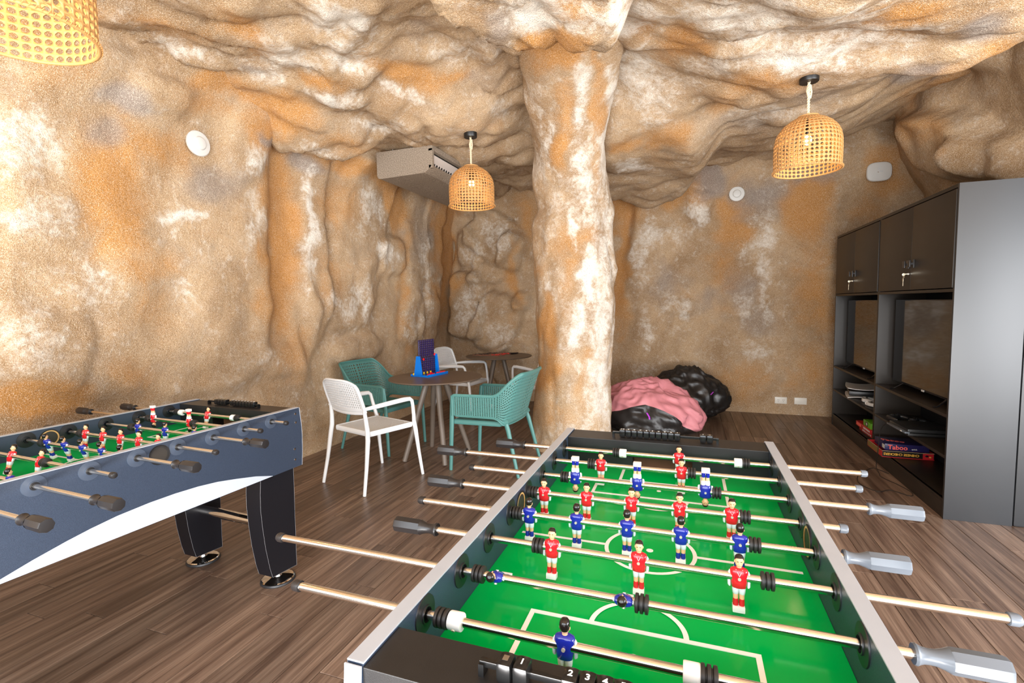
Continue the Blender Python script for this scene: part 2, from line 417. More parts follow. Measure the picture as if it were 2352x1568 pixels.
# stains: (cx, cy, rx, ry, rot, amount, channel 0 orange 1 white 2 grey), some paint in light and shade
STAIN = [
 (260, 420, 95, 190, 0, .85, 0), (355, 330, 110, 50, 20, .6, 0), (640, 540, 46, 290, 0, .95, 0), (680, 800, 40, 80, 0, .6, 0), (90, 912, 130, 44, -6, 1.4, 0), (640, 300, 110, 55, 20, .9, 0),
 (520, 200, 130, 34, 10, .9, 0), (820, 385, 140, 26, 22, .85, 0), (780, 470, 60, 60, 0, .5, 0), (905, 470, 20, 80, -10, 1., 0), (1020, 560, 26, 190, 0, .95, 0), (930, 640, 14, 200, 0, .55, 0),
 (80, 60, 170, 55, 0, .5, 0), (330, 610, 90, 50, 0, .5, 0), (360, 720, 60, 60, 0, .35, 0), (300, 870, 60, 50, 0, .4, 0), (1180, 640, 16, 110, 0, .7, 0), (1215, 500, 30, 90, 0, .5, 0),
 (480, 250, 110, 30, 25, .5, 0), (610, 690, 40, 40, 0, .6, 0), (150, 150, 90, 60, 0, .45, 0), (740, 990, 30, 30, 0, .3, 0), (760, 640, 30, 80, 0, .35, 0), (870, 930, 90, 60, 0, .3, 0),
 (60, 330, 110, 90, 0, .5, 1), (80, 500, 160, 40, 0, .5, 1), (70, 780, 105, 70, 0, .38, 1), (590, 350, 34, 70, 0, .75, 1), (712, 520, 22, 170, 0, .65, 1), (225, 655, 90, 45, -20, .4, 1), (225, 580, 110, 60, 0, .2, 1),
 (425, 500, 60, 16, 0, .8, 1), (840, 480, 40, 60, 10, .5, 1), (890, 590, 24, 30, 0, .6, 1), (640, 830, 50, 30, 0, .5, 1), (800, 690, 50, 35, -25, .55, 1), (845, 700, 16, 60, 0, .6, 1), (420, 650, 40, 70, -30, .4, 1),
 (590, 500, 40, 90, 0, .5, 1), (985, 640, 20, 90, 0, .45, 1), (940, 740, 18, 60, 0, .45, 1), (1082, 700, 30, 60, 0, .45, 1), (1150, 540, 50, 40, 0, .45, 1), (1150, 760, 40, 40, 0, .35, 1), (1080, 585, 24, 30, 0, .4, 1),
 (300, 225, 80, 34, 15, .9, 2), (245, 290, 60, 50, 0, .6, 2), (640, 315, 50, 18, 15, .9, 2), (490, 420, 90, 50, 0, .5, 2), (1000, 620, 12, 200, 0, .3, 2), (970, 520, 40, 120, 0, .45, 2), (700, 370, 50, 22, 20, .7, 2),
 # back wall, right of the column
 (1430, 470, 60, 60, 0, .9, 0), (1425, 600, 18, 200, 0, .9, 0), (1560, 430, 150, 45, 0, .75, 0), (1680, 500, 45, 80, 0, .8, 0), (1850, 460, 60, 120, 8, .95, 0), (1660, 620, 50, 60, 0, .5, 0), (1870, 660, 50, 130, 0, .6, 0),
 (1700, 880, 70, 50, 0, .5, 0), (1860, 850, 60, 80, 0, .45, 0), (2040, 400, 60, 60, 0, .9, 0), (1640, 690, 60, 60, 0, .2, 0), (1420, 690, 25, 90, 0, .6, 0), (2110, 300, 80, 60, 0, .6, 0), (2000, 480, 60, 40, 0, .4, 0),
 (1606, 470, 30, 60, 0, .75, 1), (1480, 560, 30, 90, 15, .55, 1), (1535, 540, 28, 24, 0, .5, 1), (1556, 704, 42, 18, 0, .55, 1), (1700, 700, 40, 30, 0, .35, 1), (1725, 550, 60, 50, -20, .45, 1), (1760, 640, 14, 100, 0, .5, 1), (1485, 750, 20, 60, 0, .5, 1),
 (1900, 430, 26, 50, 0, .5, 1), (1820, 430, 60, 40, 0, .3, 1), (1740, 820, 40, 40, 30, .4, 1), (1480, 880, 30, 50, 0, .3, 1), (1880, 600, 20, 60, 0, .4, 1),
 (1640, 420, 50, 40, 0, .95, 2), (1745, 460, 80, 70, 0, .65, 2), (1700, 660, 60, 70, 0, .6, 2), (1540, 640, 70, 60, 0, .45, 2), (1740, 730, 50, 60, 0, .5, 2), (1860, 400, 60, 26, 0, .7, 2), (1620, 690, 40, 30, 0, .6, 2),
 (2200, 100, 60, 40, 0, .8, 2)]
CEIL_STAIN_SHADE = [
 (625, 245, 110, 40, 14, .9, 0), (745, 182, 60, 22, 20, .85, 0), (930, 165, 110, 26, 20, .9, 0), (1035, 178, 60, 18, 0, .9, 0), (560, 70, 90, 30, 25, .7, 0), (520, 210, 80, 30, 0, .7, 0), (640, 300, 60, 18, 0, .6, 0),
 (800, 330, 80, 20, 20, .5, 0), (1110, 290, 60, 20, 0, .4, 0), (380, 60, 120, 30, 20, .5, 0), (250, 150, 90, 30, 20, .6, 0), (120, 40, 160, 60, 0, .45, 0),
 (1290, 105, 60, 40, 0, 1.2, 0), (1230, 95, 40, 40, 0, .8, 0), (1300, 20, 70, 30, 0, .6, 0), (1570, 95, 60, 45, -20, .8, 0), (2080, 40, 120, 24, -8, .75, 0), (1760, 190, 110, 24, -6, .65, 0), (2310, 140, 60, 60, 0, .8, 0), (1660, 240, 60, 30, -15, .6, 0),
 (1530, 310, 70, 40, -30, .8, 0), (1440, 345, 50, 18, 0, .9, 0), (2180, 180, 120, 40, -10, .5, 0), (2130, 240, 80, 40, 0, .6, 0), (1480, 60, 40, 40, 0, .5, 0),
 (640, 112, 100, 34, 22, .8, 1), (790, 45, 80, 40, 20, .9, 1), (800, 130, 80, 30, 20, .7, 1), (880, 145, 80, 22, 25, .6, 1), (1080, 110, 60, 30, 0, .4, 1), (930, 205, 60, 20, 20, .6, 1), (765, 225, 60, 18, 15, .8, 1), (630, 258, 46, 22, 0, .8, 1),
 (870, 285, 70, 18, 15, .6, 1), (620, 180, 60, 26, 20, .5, 1), (1060, 300, 60, 16, 0, .4, 1), (420, 110, 100, 26, 20, .7, 1), (320, 40, 90, 24, 20, .6, 1), (1160, 250, 40, 24, 0, .4, 1), (730, 330, 60, 18, 20, .5, 1), (1000, 130, 50, 20, 0, .4, 1),
 (1250, 30, 120, 60, 0, 1., 1), (1440, 40, 90, 50, 0, .9, 1), (1480, 180, 90, 80, 0, .6, 1), (1700, 40, 200, 60, 0, .7, 1), (1850, 120, 200, 40, -8, .7, 1), (2000, 60, 150, 50, 0, .6, 1), (1650, 150, 90, 40, 0, .5, 1), (1500, 260, 60, 40, 0, .5, 1), (1460, 395, 60, 18, 0, .5, 1), (2000, 150, 120, 30, -10, .4, 1), (1750, 260, 100, 24, 0, .35, 1),
 (590, 150, 50, 20, 20, .6, 2), (640, 60, 50, 30, 0, .3, 2), (1140, 60, 50, 60, 0, .7, 2), (1100, 180, 60, 30, 0, .5, 2), (980, 60, 60, 30, 0, .4, 2), (1700, 280, 140, 30, 0, .5, 2), (2260, 60, 70, 40, 0, .7, 2), (2100, 170, 80, 24, -15, .7, 2), (1860, 220, 90, 20, 0, .4, 2)]  # greys left of the capital: its shade painted on the ceiling
COL_STAIN_LIGHT = [
 (1262, 745, 26, 62, 0, 1.3, 0), (1258, 850, 24, 55, 0, 1., 0), (1290, 350, 22, 50, 0, .9, 0), (1295, 250, 22, 90, 0, .6, 0), (1375, 200, 16, 170, 0, .7, 0), (1370, 420, 14, 60, 0, .4, 0), (1300, 560, 40, 60, 0, .5, 0), (1310, 620, 16, 60, 0, .5, 0),
 (1350, 540, 30, 24, 0, .5, 0), (1340, 880, 14, 70, 0, .4, 0), (1260, 950, 50, 50, 0, .45, 0), (1280, 110, 70, 46, 0, 1.3, 0), (1250, 150, 40, 30, 0, .7, 0), (1345, 820, 20, 16, 0, .6, 0), (1240, 620, 20, 30, 0, .3, 0),
 (1310, 540, 12, 60, 0, 1., 1), (1345, 640, 14, 70, 0, 1., 1), (1325, 745, 14, 60, 0, 1., 1), (1385, 760, 12, 70, 0, .9, 1), (1345, 850, 30, 20, 0, .7, 1), (1380, 900, 24, 80, 0, .8, 1), (1330, 200, 26, 110, 0, .7, 1), (1395, 300, 20, 160, 0, .9, 1), (1260, 330, 20, 60, 0, .5, 1), (1235, 400, 20, 60, 0, .5, 1),
 (1340, 400, 20, 90, 0, .6, 1), (1270, 660, 20, 30, 0, .5, 1), (1400, 600, 12, 90, 0, .7, 1), (1235, 220, 20, 60, 0, .35, 1), (1290, 980, 50, 40, 0, .3, 1), (1375, 600, 50, 520, 0, .55, 1), (1300, 500, 90, 520, 0, .22, 1)]  # broad tall white on the right half: side daylight painted into the colour

def stains_and_light(P, lst):
    X, Y = to_px(P)
    w1 = nfield(P, (3, 3, 3), 11, 3)*26; w2 = nfield(P, (3, 3, 3), 37, 3)*26
    out = np.zeros((len(P), 4)); out[:, 3] = 1
    for cx, cy, rx, ry, rot, a, ch in lst:
        out[:, ch] = np.maximum(out[:, ch], feat(X+w1, Y+w2, cx, cy, rx, ry, rot, .75, 2.2)*a)
    return np.clip(out, 0, 1)
def grid_obj(name, P, nu, nv, lst, flip=False, parent=None):
    fs = []
    for j in range(nv-1):
        for i in range(nu-1):
            a = j*nu+i; q = (a, a+1, a+nu+1, a+nu); fs.append(q[::-1] if flip else q)
    me = bpy.data.meshes.new(name); me.from_pydata([tuple(p) for p in P], [], fs); me.materials.append(MATS['rock'])
    me.polygons.foreach_set('use_smooth', [True]*len(fs))
    ca = me.color_attributes.new('stain_light', 'FLOAT_COLOR', 'POINT'); ca.data.foreach_set('color', stains_and_light(P, lst).ravel())
    me.update(); o = bpy.data.objects.new(name, me); COL.objects.link(o); o['kind'] = 'structure'
    if parent: o.parent = parent
    return o

WALL = {}
def wall(name, origin, du, nrm, width, height, feats, amp, seed, step=.034):
    nu, nv = int(width/step), int(height/step)
    O, U, N = np.array(origin, float), np.array(du, float), np.array(nrm, float)
    g = [(i*width/(nu-1), j*height/(nv-1)) for j in range(nv) for i in range(nu)]
    P = np.array([O+U*a+np.array([0, 0, 1])*b for a, b in g])
    h = np.array([b for a, b in g])
    d = nfield(P, (.9, .9, .5), seed, 3)*amp
    bl = np.abs(nfield(P, (1.5, 1.5, .8), seed+5, 2)); d += np.minimum(bl, .5)*amp*1.3
    d += nfield(P, (7, 7, 5), seed+9, 3)*.009
    d *= .35+.65*sstep(0, .5, h)
    X, Y = to_px(P)
    w1 = nfield(P, (4, 4, 4), seed+21, 2)*9; w2 = nfield(P, (4, 4, 4), seed+31, 2)*9
    for cx, cy, rx, ry, rot, hh, soft, p in feats:
        if 680 < cx < 1230: hh *= 1.45; soft *= .7
        d += feat(X+w1, Y+w2, cx, cy, rx, ry, rot, soft, p)*hh
    d += .22*sstep(2.45, 3.3, h)
    Q = P+N*d[:, None]
    WALL[name] = (Q, nu, nv, O, U, width, height)
    flip = np.dot(np.cross(U, (0, 0, 1)), N) < 0
    return grid_obj(name, Q, nu, nv, STAIN, flip)
def wall_at(name, s, z, r=1):
    Q, nu, nv, O, U, w, h = WALL[name]
    i, j = int(round(s/w*(nu-1))), int(round(z/h*(nv-1)))
    return Q.reshape(nv, nu, 3)[max(0, j-r):j+r+1, max(0, i-r):i+r+1].reshape(-1, 3)

wall('wall_left', (-3.40, -1.7, -.02), (0, 1, 0), (1, 0, 0), 8.5, 3.75, LEFT_F, .04, 3)
wall('wall_back', (-3.75, 6.72, -.02), (1, 0, 0), (0, -1, 0), 6.5, 3.75, BACK_F, .05, 40)
wall('wall_right', (2.42, 3.45, -.02), (0, 1, 0), (-1, 0, 0), 3.5, 3.75, RIGHT_F, .05, 80)

CP = np.array([(-3.5, 2, 2.98), (-3.5, 3.3, 2.93), (-3.5, 4.9, 3.0), (-3.5, 6.5, 3.02), (-2.9, 2.0, 3.05), (-2.4, 2.1, 3.1), (-1.8, 2.4, 3.2), (-1.3, 2.7, 3.42), (-1.3, 3.4, 3.45), (-1.6, 4.0, 3.25),
 (-1.9, 4.25, 2.98), (-2.4, 4.0, 3.0), (-1.9, 5.2, 3.02), (-2.2, 6.5, 3.0), (-1, 6.6, 2.97), (-2.7, 5.2, 3.02), (-.8, 3.9, 3.5), (-1.1, 4.4, 3.45), (-.5, 4.5, 3.32), (-.8, 5.2, 3.1), (-.25, 3.7, 3.2), (.03, 3.0, 3.12), (.3, 3.2, 3.0),
 (.76, 3.95, 2.93), (1.2, 3.3, 2.95), (.45, 5.1, 3.0), (.8, 6.5, 3.02), (1.3, 3.9, 3.0), (1.5, 6.5, 3.2), (2.2, 6.5, 3.35), (2.2, 4.5, 3.3), (2.3, 3.3, 3.15), (1.5, 2.5, 3.05), (-3.3, 0, 3.1), (0, 1, 3.1), (2.3, 0, 3.1), (3.2, 3, 3.1),
 (0, -1.5, 3.0), (-1.9, .93, 3.05), (-.6, 2.3, 3.35), (3.2, 6, 3.3), (-3, -1.5, 3.0), (3, -1.5, 3)])
def ceiling():
    x0, x1, y0, y1, st = -3.75, 3.3, -1.75, 7.0, .036
    nu, nv = int((x1-x0)/st), int((y1-y0)/st)
    xs = np.linspace(x0, x1, nu); ys = np.linspace(y0, y1, nv)
    XX, YY = np.meshgrid(xs, ys); x = XX.ravel(); y = YY.ravel()
    W = np.zeros(len(x)); Z = np.zeros(len(x))
    for a, b, c in CP:
        w = np.exp(-((x-a)**2+(y-b)**2)/(2*.42**2))+1e-4/((x-a)**2+(y-b)**2+.05); W += w; Z += w*c
    z = Z/W
    def ridge(ang, s_al, s_ac, seed, octv=2):
        ca, sa = math.cos(ang), math.sin(ang)
        al = x*ca+y*sa; ac = -x*sa+y*ca
        wob = nfield(np.c_[x, y, x*0], (1.1, 1.1, 1), seed+3, 2)*.35
        return nfield(np.c_[al*s_al, ac*s_ac+wob*s_ac*.5, x*0], (1, 1, 1), seed, octv)
    t = sstep(-1.1, -.3, x)
    calm = 1-.7*np.exp(-((x+.35)**2/.5+(y-4.9)**2/2.2))-.35*sstep(.2, 1.2, x)
    for (sal, sac, amp, seed, o) in ((.75, 1.7, .26, 5, 1), (1.6, 3.4, .13, 15, 2), (3.5, 7., .05, 25, 2)):
        n = ridge(.96, sal, sac, seed, o)*(1-t)+ridge(-.33, sal, sac, seed+50, o)*t
        z -= (np.minimum(np.abs(n), .6)-.16)*amp*calm
    z += nfield(np.c_[x, y, x*0], (9, 9, 1), 60, 3)*.008
    # lobes hanging from the vault: (x, y, rx, ry, rot, drop, softness)
    for cx, cy, rx, ry, rot, dz, so, p in ((-.78, 2.20, .52, .88, -4, .46, .22, 3.), (-.45, 5.55, .62, 1.15, 8, .34, .30, 3), (.35, 2.55, .55, .4, 0, .16, .5, 3), (1.0, 2.9, .6, .5, 20, .14, .5, 3),
          (1.9, 3.6, .7, .5, -25, .16, .5, 3), (-3.0, 3.6, .28, .5, -20, .16, .35, 3), (-2.6, 4.6, .5, .35, -35, .06, .5, 3), (.2, 4.2, .7, .35, -15, .10, .5, 3), (1.0, 5.3, 1.0, .5, -15, .10, .5, 3),
          (-2.3, 3.1, .6, .22, -35, .08, .5, 3), (-1.9, 2.55, .5, .2, -35, .09, .5, 3), (2.4, 2.6, .5, .7, 0, .16, .5, 3)):
        z -= feat(x, y, cx, cy, rx, ry, rot, so, p)*dz
    for px_, py_, pz_ in ((-1.88, 4.2, 2.95), (.76, 3.95, 2.905), (-1.9, .93, 3.05)):
        w = np.exp(-((x-px_)**2+(y-py_)**2)/(2*.13**2)); z = z*(1-w)+pz_*w
    P = np.c_[x, y, z]
    WALL['ceiling'] = (P, nu, nv, x0, y0, x1, y1)
    return grid_obj('ceiling', P, nu, nv, CEIL_STAIN_SHADE, True)
ceiling()
def ceil_z(x, y):
    P, nu, nv, x0, y0, x1, y1 = WALL['ceiling']
    i = int(round((x-x0)/(x1-x0)*(nu-1))); j = int(round((y-y0)/(y1-y0)*(nv-1)))
    return float(P.reshape(nv, nu, 3)[j, i, 2])

def column():
    prof = [(20, 1180, 1440, 3.55), (70, 1188, 1432, 3.65), (130, 1196, 1420, 3.80), (165, 1193, 1422, 3.95), (200, 1196, 1418, 4.10), (250, 1203, 1406, 4.28), (300, 1212, 1394, 4.45), (360, 1222, 1391, 4.60), (430, 1228, 1398, 4.75),
            (480, 1240, 1408, 4.85), (520, 1224, 1402, 4.85), (570, 1222, 1404, 4.85), (620, 1222, 1415, 4.85), (660, 1226, 1412, 4.85), (700, 1229, 1416, 4.85), (740, 1230, 1414, 4.85), (780, 1233, 1410, 4.85), (815, 1234, 1404, 4.85),
            (850, 1234, 1404, 4.85), (900, 1229, 1406, 4.85), (950, 1228, 1406, 4.85), (990, 1227, 1406, 4.85), (1025, 1220, 1410, 4.85), (1060, 1214, 1414, 4.85)]
    keys = []
    for y, l, r, D in prof:
        a, b = at_depth(l, y, D), at_depth(r, y, D); c = (a+b)/2
        keys.append((c[2], c[0], c[1], np.linalg.norm(a-b)/2*.99, .36+.42*max(0, 4.85-D)))
    keys.sort(); keys = np.array(keys)
    n, nz_ = 96, 150; zs = np.linspace(-.02, 3.56, nz_); P = []
    rt = RT[:2]/np.linalg.norm(RT[:2]); fw = FW[:2]/np.linalg.norm(FW[:2])
    for z in zs:
        cx, cy, ra, rb = [np.interp(z, keys[:, 0], keys[:, k]) for k in (1, 2, 3, 4)]
        for j in range(n):
            a = 2*PI*j/(n-1)
            q = np.array([cx, cy])+rt*ra*math.cos(a)+fw*rb*math.sin(a)
            P.append((q[0], q[1], z, cx, cy, a))
    P = np.array(P); Q = P[:, :3].copy()
    d = nfield(Q, (1.8, 1.8, .9), 7, 3)*.035+np.abs(nfield(Q, (3.2, 3.2, 1.3), 19, 2))*.05-.02+nfield(Q, (11, 11, 6), 29, 3)*.008
    out = Q[:, :2]-P[:, 3:5]; out /= np.linalg.norm(out, axis=1)[:, None]
    Q[:, :2] += out*d[:, None]
    Q = Q.reshape(nz_, n, 3); Q[:, -1] = Q[:, 0]; Q = Q.reshape(-1, 3)
    return grid_obj('column', Q, n, nz_, COL_STAIN_LIGHT)
column()

# ------------------------------------------------------------------ floor of planks
floor = MB().box(-3.9, 3.6, -1.8, 7.0, -.06, -.012, 'subfloor').obj('floor', smooth=0); floor['kind'] = 'structure'
PW, PL = .131, 1.22
def plank_mb(x, y, L, lift=0.):
    g = .0011; b = .0012
    mb = MB(); x0, x1, y0, y1 = x-PW/2+g, x+PW/2-g, y+g, y+L-g
    vs = [(x0, y0, -.012), (x1, y0, -.012), (x1, y1, -.012), (x0, y1, -.012), (x0, y0, -b), (x1, y0, -b), (x1, y1, -b), (x0, y1, -b), (x0+b, y0+b, 0), (x1-b, y0+b, 0), (x1-b, y1-b, 0), (x0+b, y1-b, 0)]
    fs = [(0, 1, 5, 4), (1, 2, 6, 5), (2, 3, 7, 6), (3, 0, 4, 7), (4, 5, 9, 8), (5, 6, 10, 9), (6, 7, 11, 10), (7, 4, 8, 11), (8, 9, 10, 11)]
    return mb.add(vs, fs, 'plank')
plank_mesh = plank_mb(0, 0, PL).mesh('plank', 0)
rest = MB(); seen = []
x = -3.75
while x < 3.5:
    y = -1.75-random.random()*PL
    while y < 6.9:
        L = PL
        pts = np.array([(x+a, y+b*L, 0) for a in (-.06, 0, .06) for b in np.linspace(0, 1, 9)])
        X, Y = to_px(pts)
        vis = ((X > -5) & (X < 2357) & (Y < 1573) & (Y > 900))
        hid = (pts[:, 0] > 1.56) & (pts[:, 1] > 3.74)
        vis &= ~hid & (pts[:, 0] > -3.48) & (pts[:, 1] < 6.75)
        if vis.sum() >= 2: seen.append((x, y, Y[vis].max()))
        else: rest.v or None; rest.add(*((lambda m: (m.v, m.f))(plank_mb(x, y, L))), 'plank')
        y += L
    x += PW
seen.sort(key=lambda t: -t[2])
for x, y, _ in seen[300:]: rest.add(*((lambda m: (m.v, m.f))(plank_mb(x, y, PL))), 'plank')
for x, y, _ in seen[:300]: put('plank', plank_mesh, floor, (x, y, 0))
r_ = rest.obj('plank_remainder', floor, smooth=0); r_['kind'] = 'stuff'

# ------------------------------------------------------------------ table football
def player_mesh(shirt, front):
    """a player on its rod: x along the rod, z up, looking along y * front"""
    m = MB(); f = front; n = 14
    m.loft([(0, 0, -.0205, .0118, .0082), (0, 0, -.0192, .0134, .0094), (0, f*.0008, -.010, .0146, .0106), (0, f*.001, .002, .0156, .0110), (0, 0, .0110, .0172, .0102), (0, 0, .0160, .0156, .0088), (0, 0, .0190, .0080, .0060)], shirt, n, 2.6)
    for s in (-1, 1):
        m.loft([(s*.0170, f*.0015, -.0190, .0018, .0026), (s*.0178, f*.001, -.0165, .0030, .0040), (s*.0182, 0, -.003, .0032, .0046), (s*.0180, 0, .0060, .0032, .0048), (s*.0168, 0, .0120, .0014, .0028)], 'shorts', 10)
        m.loft([(s*.0058, 0, -.0330, .0052, .0060), (s*.0058, 0, -.0320, .0060, .0068), (s*.0060, 0, -.024, .0066, .0078), (s*.0058, 0, -.0150, .0062, .0080)], 'shorts', 10)
        m.loft([(s*.0057, 0, -.0445, .0046, .0052), (s*.0057, 0, -.0325, .0053, .0060)], 'skin', 10)
        m.loft([(s*.0057, 0, -.0575, .0050, .0058), (s*.0057, -f*.0006, -.051, .0056, .0066), (s*.0057, 0, -.0425, .0050, .0058)], shirt, 10)
    m.box(-.0115, .0115, -.0085, .0085, -.0685, -.0560, 'white_plastic', b=.0016)
    m.loft([(0, 0, .0165, .0048, .0048), (0, 0, .0225, .0046, .0048)], 'skin', 10)
    # head: chin narrow, brow wide, nose and cheeks to the front
    m.loft([(0, f*.0018, .0205, .0022, .0026), (0, f*.0014, .0220, .0050, .0056), (0, f*.0008, .0255, .0068, .0078), (0, f*.0004, .0300, .0078, .0086), (0, 0, .0350, .0080, .0086), (0, 0, .0385, .0070, .0076), (0, 0, .0405, .004, .004)], 'skin', n)
    m.loft([(0, f*.0078, .0265, .0008, .0008), (0, f*.0092, .0280, .0016, .0020), (0, f*.0082, .0325, .0008, .0010)], 'skin', 8)
    for s in (-1, 1):
        m.ball((s*.0078, -f*.0004, .0305), (.0015, .0022, .0030), 'skin', 8, 5)
        m.box(s*.0032-.0014, s*.0032+.0014, f*.0086-.0006, f*.0086+.0006, .0322, .0330, 'hair')
    # hair: cap over crown and nape, open at the face
    R = []
    for z, rx, ry, cy in ((.0275, .0066, .0060, -.0028), (.0310, .0084, .0076, -.0022), (.0355, .0088, .0088, -.0010), (.0400, .0082, .0086, -.0004), (.0435, .0060, .0064, -.0004), (.0448, .0022, .0024, -.0004)):
        r = []
        for j in range(n):
            a = 2*PI*j/n; yy = math.sin(a)*ry+cy
            if z < .0385: yy = min(yy, .0024 if z > .033 else .0000)
            r.append((rx*math.cos(a), yy*f if z < .0385 else (math.sin(a)*(ry+.0006)+.0004)*f, z))
        R.append(r)
    if f < 0: R = [r[::-1] for r in R]
    m.rings(R, 'hair')
    m.lathe([(.0031, -.0134), (.0031, -.0105)], 'screw', 'Y', 12)
    m.lathe([(.0031, .0105), (.0031, .0134)], 'screw', 'Y', 12)
    # collar
    m.tube([(-.0062, f*.0072, .0168), (0, f*.0116, .0050), (.0062, f*.0072, .0168)], .0008, 'shorts' if shirt == 'shirt_red' else shirt, 6)
    return m.mesh('player_figure', 50)
RED = player_mesh('shirt_red', -1); BLUE = player_mesh('shirt_blue', 1)
def bumper_mesh():
    m = MB(); prof = []
    for k in range(3):
        h = -.0125+k*.0087
        prof += [(.0125, h), (.0168, h+.001), (.0172, h+.0035), (.0168, h+.0062), (.0125, h+.0072)]
    return m.lathe([(.0090, -.0125)]+prof+[(.0090, .0125)], 'rubber', 'X', 24).mesh('bumper', 40)
BUMP = bumper_mesh()
STOP = MB().lathe([(.0084, -.0125), (.0150, -.0120), (.0158, -.010), (.0158, .010), (.0150, .0120), (.0084, .0125)], 'white_plastic', 'X', 24).lathe([(.0036, -.0172), (.0036, -.0150)], 'screw', 'Y', 10).mesh('goalkeeper_stopper', 40)
def handle_mesh(m_):
    """flares by the rod, waist, long octagonal grip; grows along +x"""
    m = MB()
    m.lathe([(.0086, 0), (.0150, .0005), (.0162, .004), (.0146, .007)], m_, 'X', 24)
    m.lathe([(.0146, .007), (.0122, .013), (.0114, .021), (.0120, .029), (.0150, .039), (.0182, .046)], m_, 'X', 16, caps=False)
    m.lathe([(.0182, .046), (.0190, .049), (.0194, .112), (.0178, .1165), (.0120, .117)], m_, 'X', 8)
    return m.mesh('handle', 25)
HB, HB_LIT = handle_mesh('grip_black'), handle_mesh('grip_grey')  # second handle: black grip paled by daylight, put into its colour
CAPB = MB().lathe([(.0090, 0), (.0108, .0006), (.0108, .013), (.0085, .0175), (.004, .0185)], 'grip_black', 'X', 18).mesh('end_cap', 40)
CAPB_LIT = MB().lathe([(.0090, 0), (.0108, .0006), (.0108, .013), (.0085, .0175), (.004, .0185)], 'grip_grey', 'X', 18).mesh('end_cap', 40)  # cap for right-hand ends, daylight on it painted in as grey
BEAR_IN = MB().lathe([(.0085, 0), (.0135, .0), (.0135, .0060), (.0160, .0060), (.0165, .0035), (.0330, .0022), (.0335, 0)], 'bearing', 'X', 32, caps=False).lathe([(.0087, .0062), (.0134, .0064)], 'bearing_dark', 'X', 24, caps=False).mesh('bearing', 30)
BEAR_DK = MB().lathe([(.0085, 0), (.0135, .0), (.0135, .0060), (.0160, .0060), (.0165, .0035), (.0330, .0022), (.0335, 0)], 'bearing_dark', 'X', 32, caps=False).mesh('bearing', 30)
def bead_mesh(d):
    m = MB().box(-.0110, .0110, -.0145, .0145, -.0145, .0145, 'bead_black', b=.0062)
    if d: m.text(d, .0145, Matrix.Translation((0, 0, .0146)), 'digit_white', .0003)
    else: m.box(-.004, .004, -.005, .005, .0140, .0147, 'chrome')
    return m.mesh('bead', 40)
BEADS = {d: bead_mesh(d) for d in ['', '1', '2', '3', '4', '5', '6', '7', '8', '9', '10']}
BOLT = MB().lathe([(.0060, 0), (.0058, .0016), (.003, .0022)], 'chrome', 'X', 14).mesh('bolt', 40)

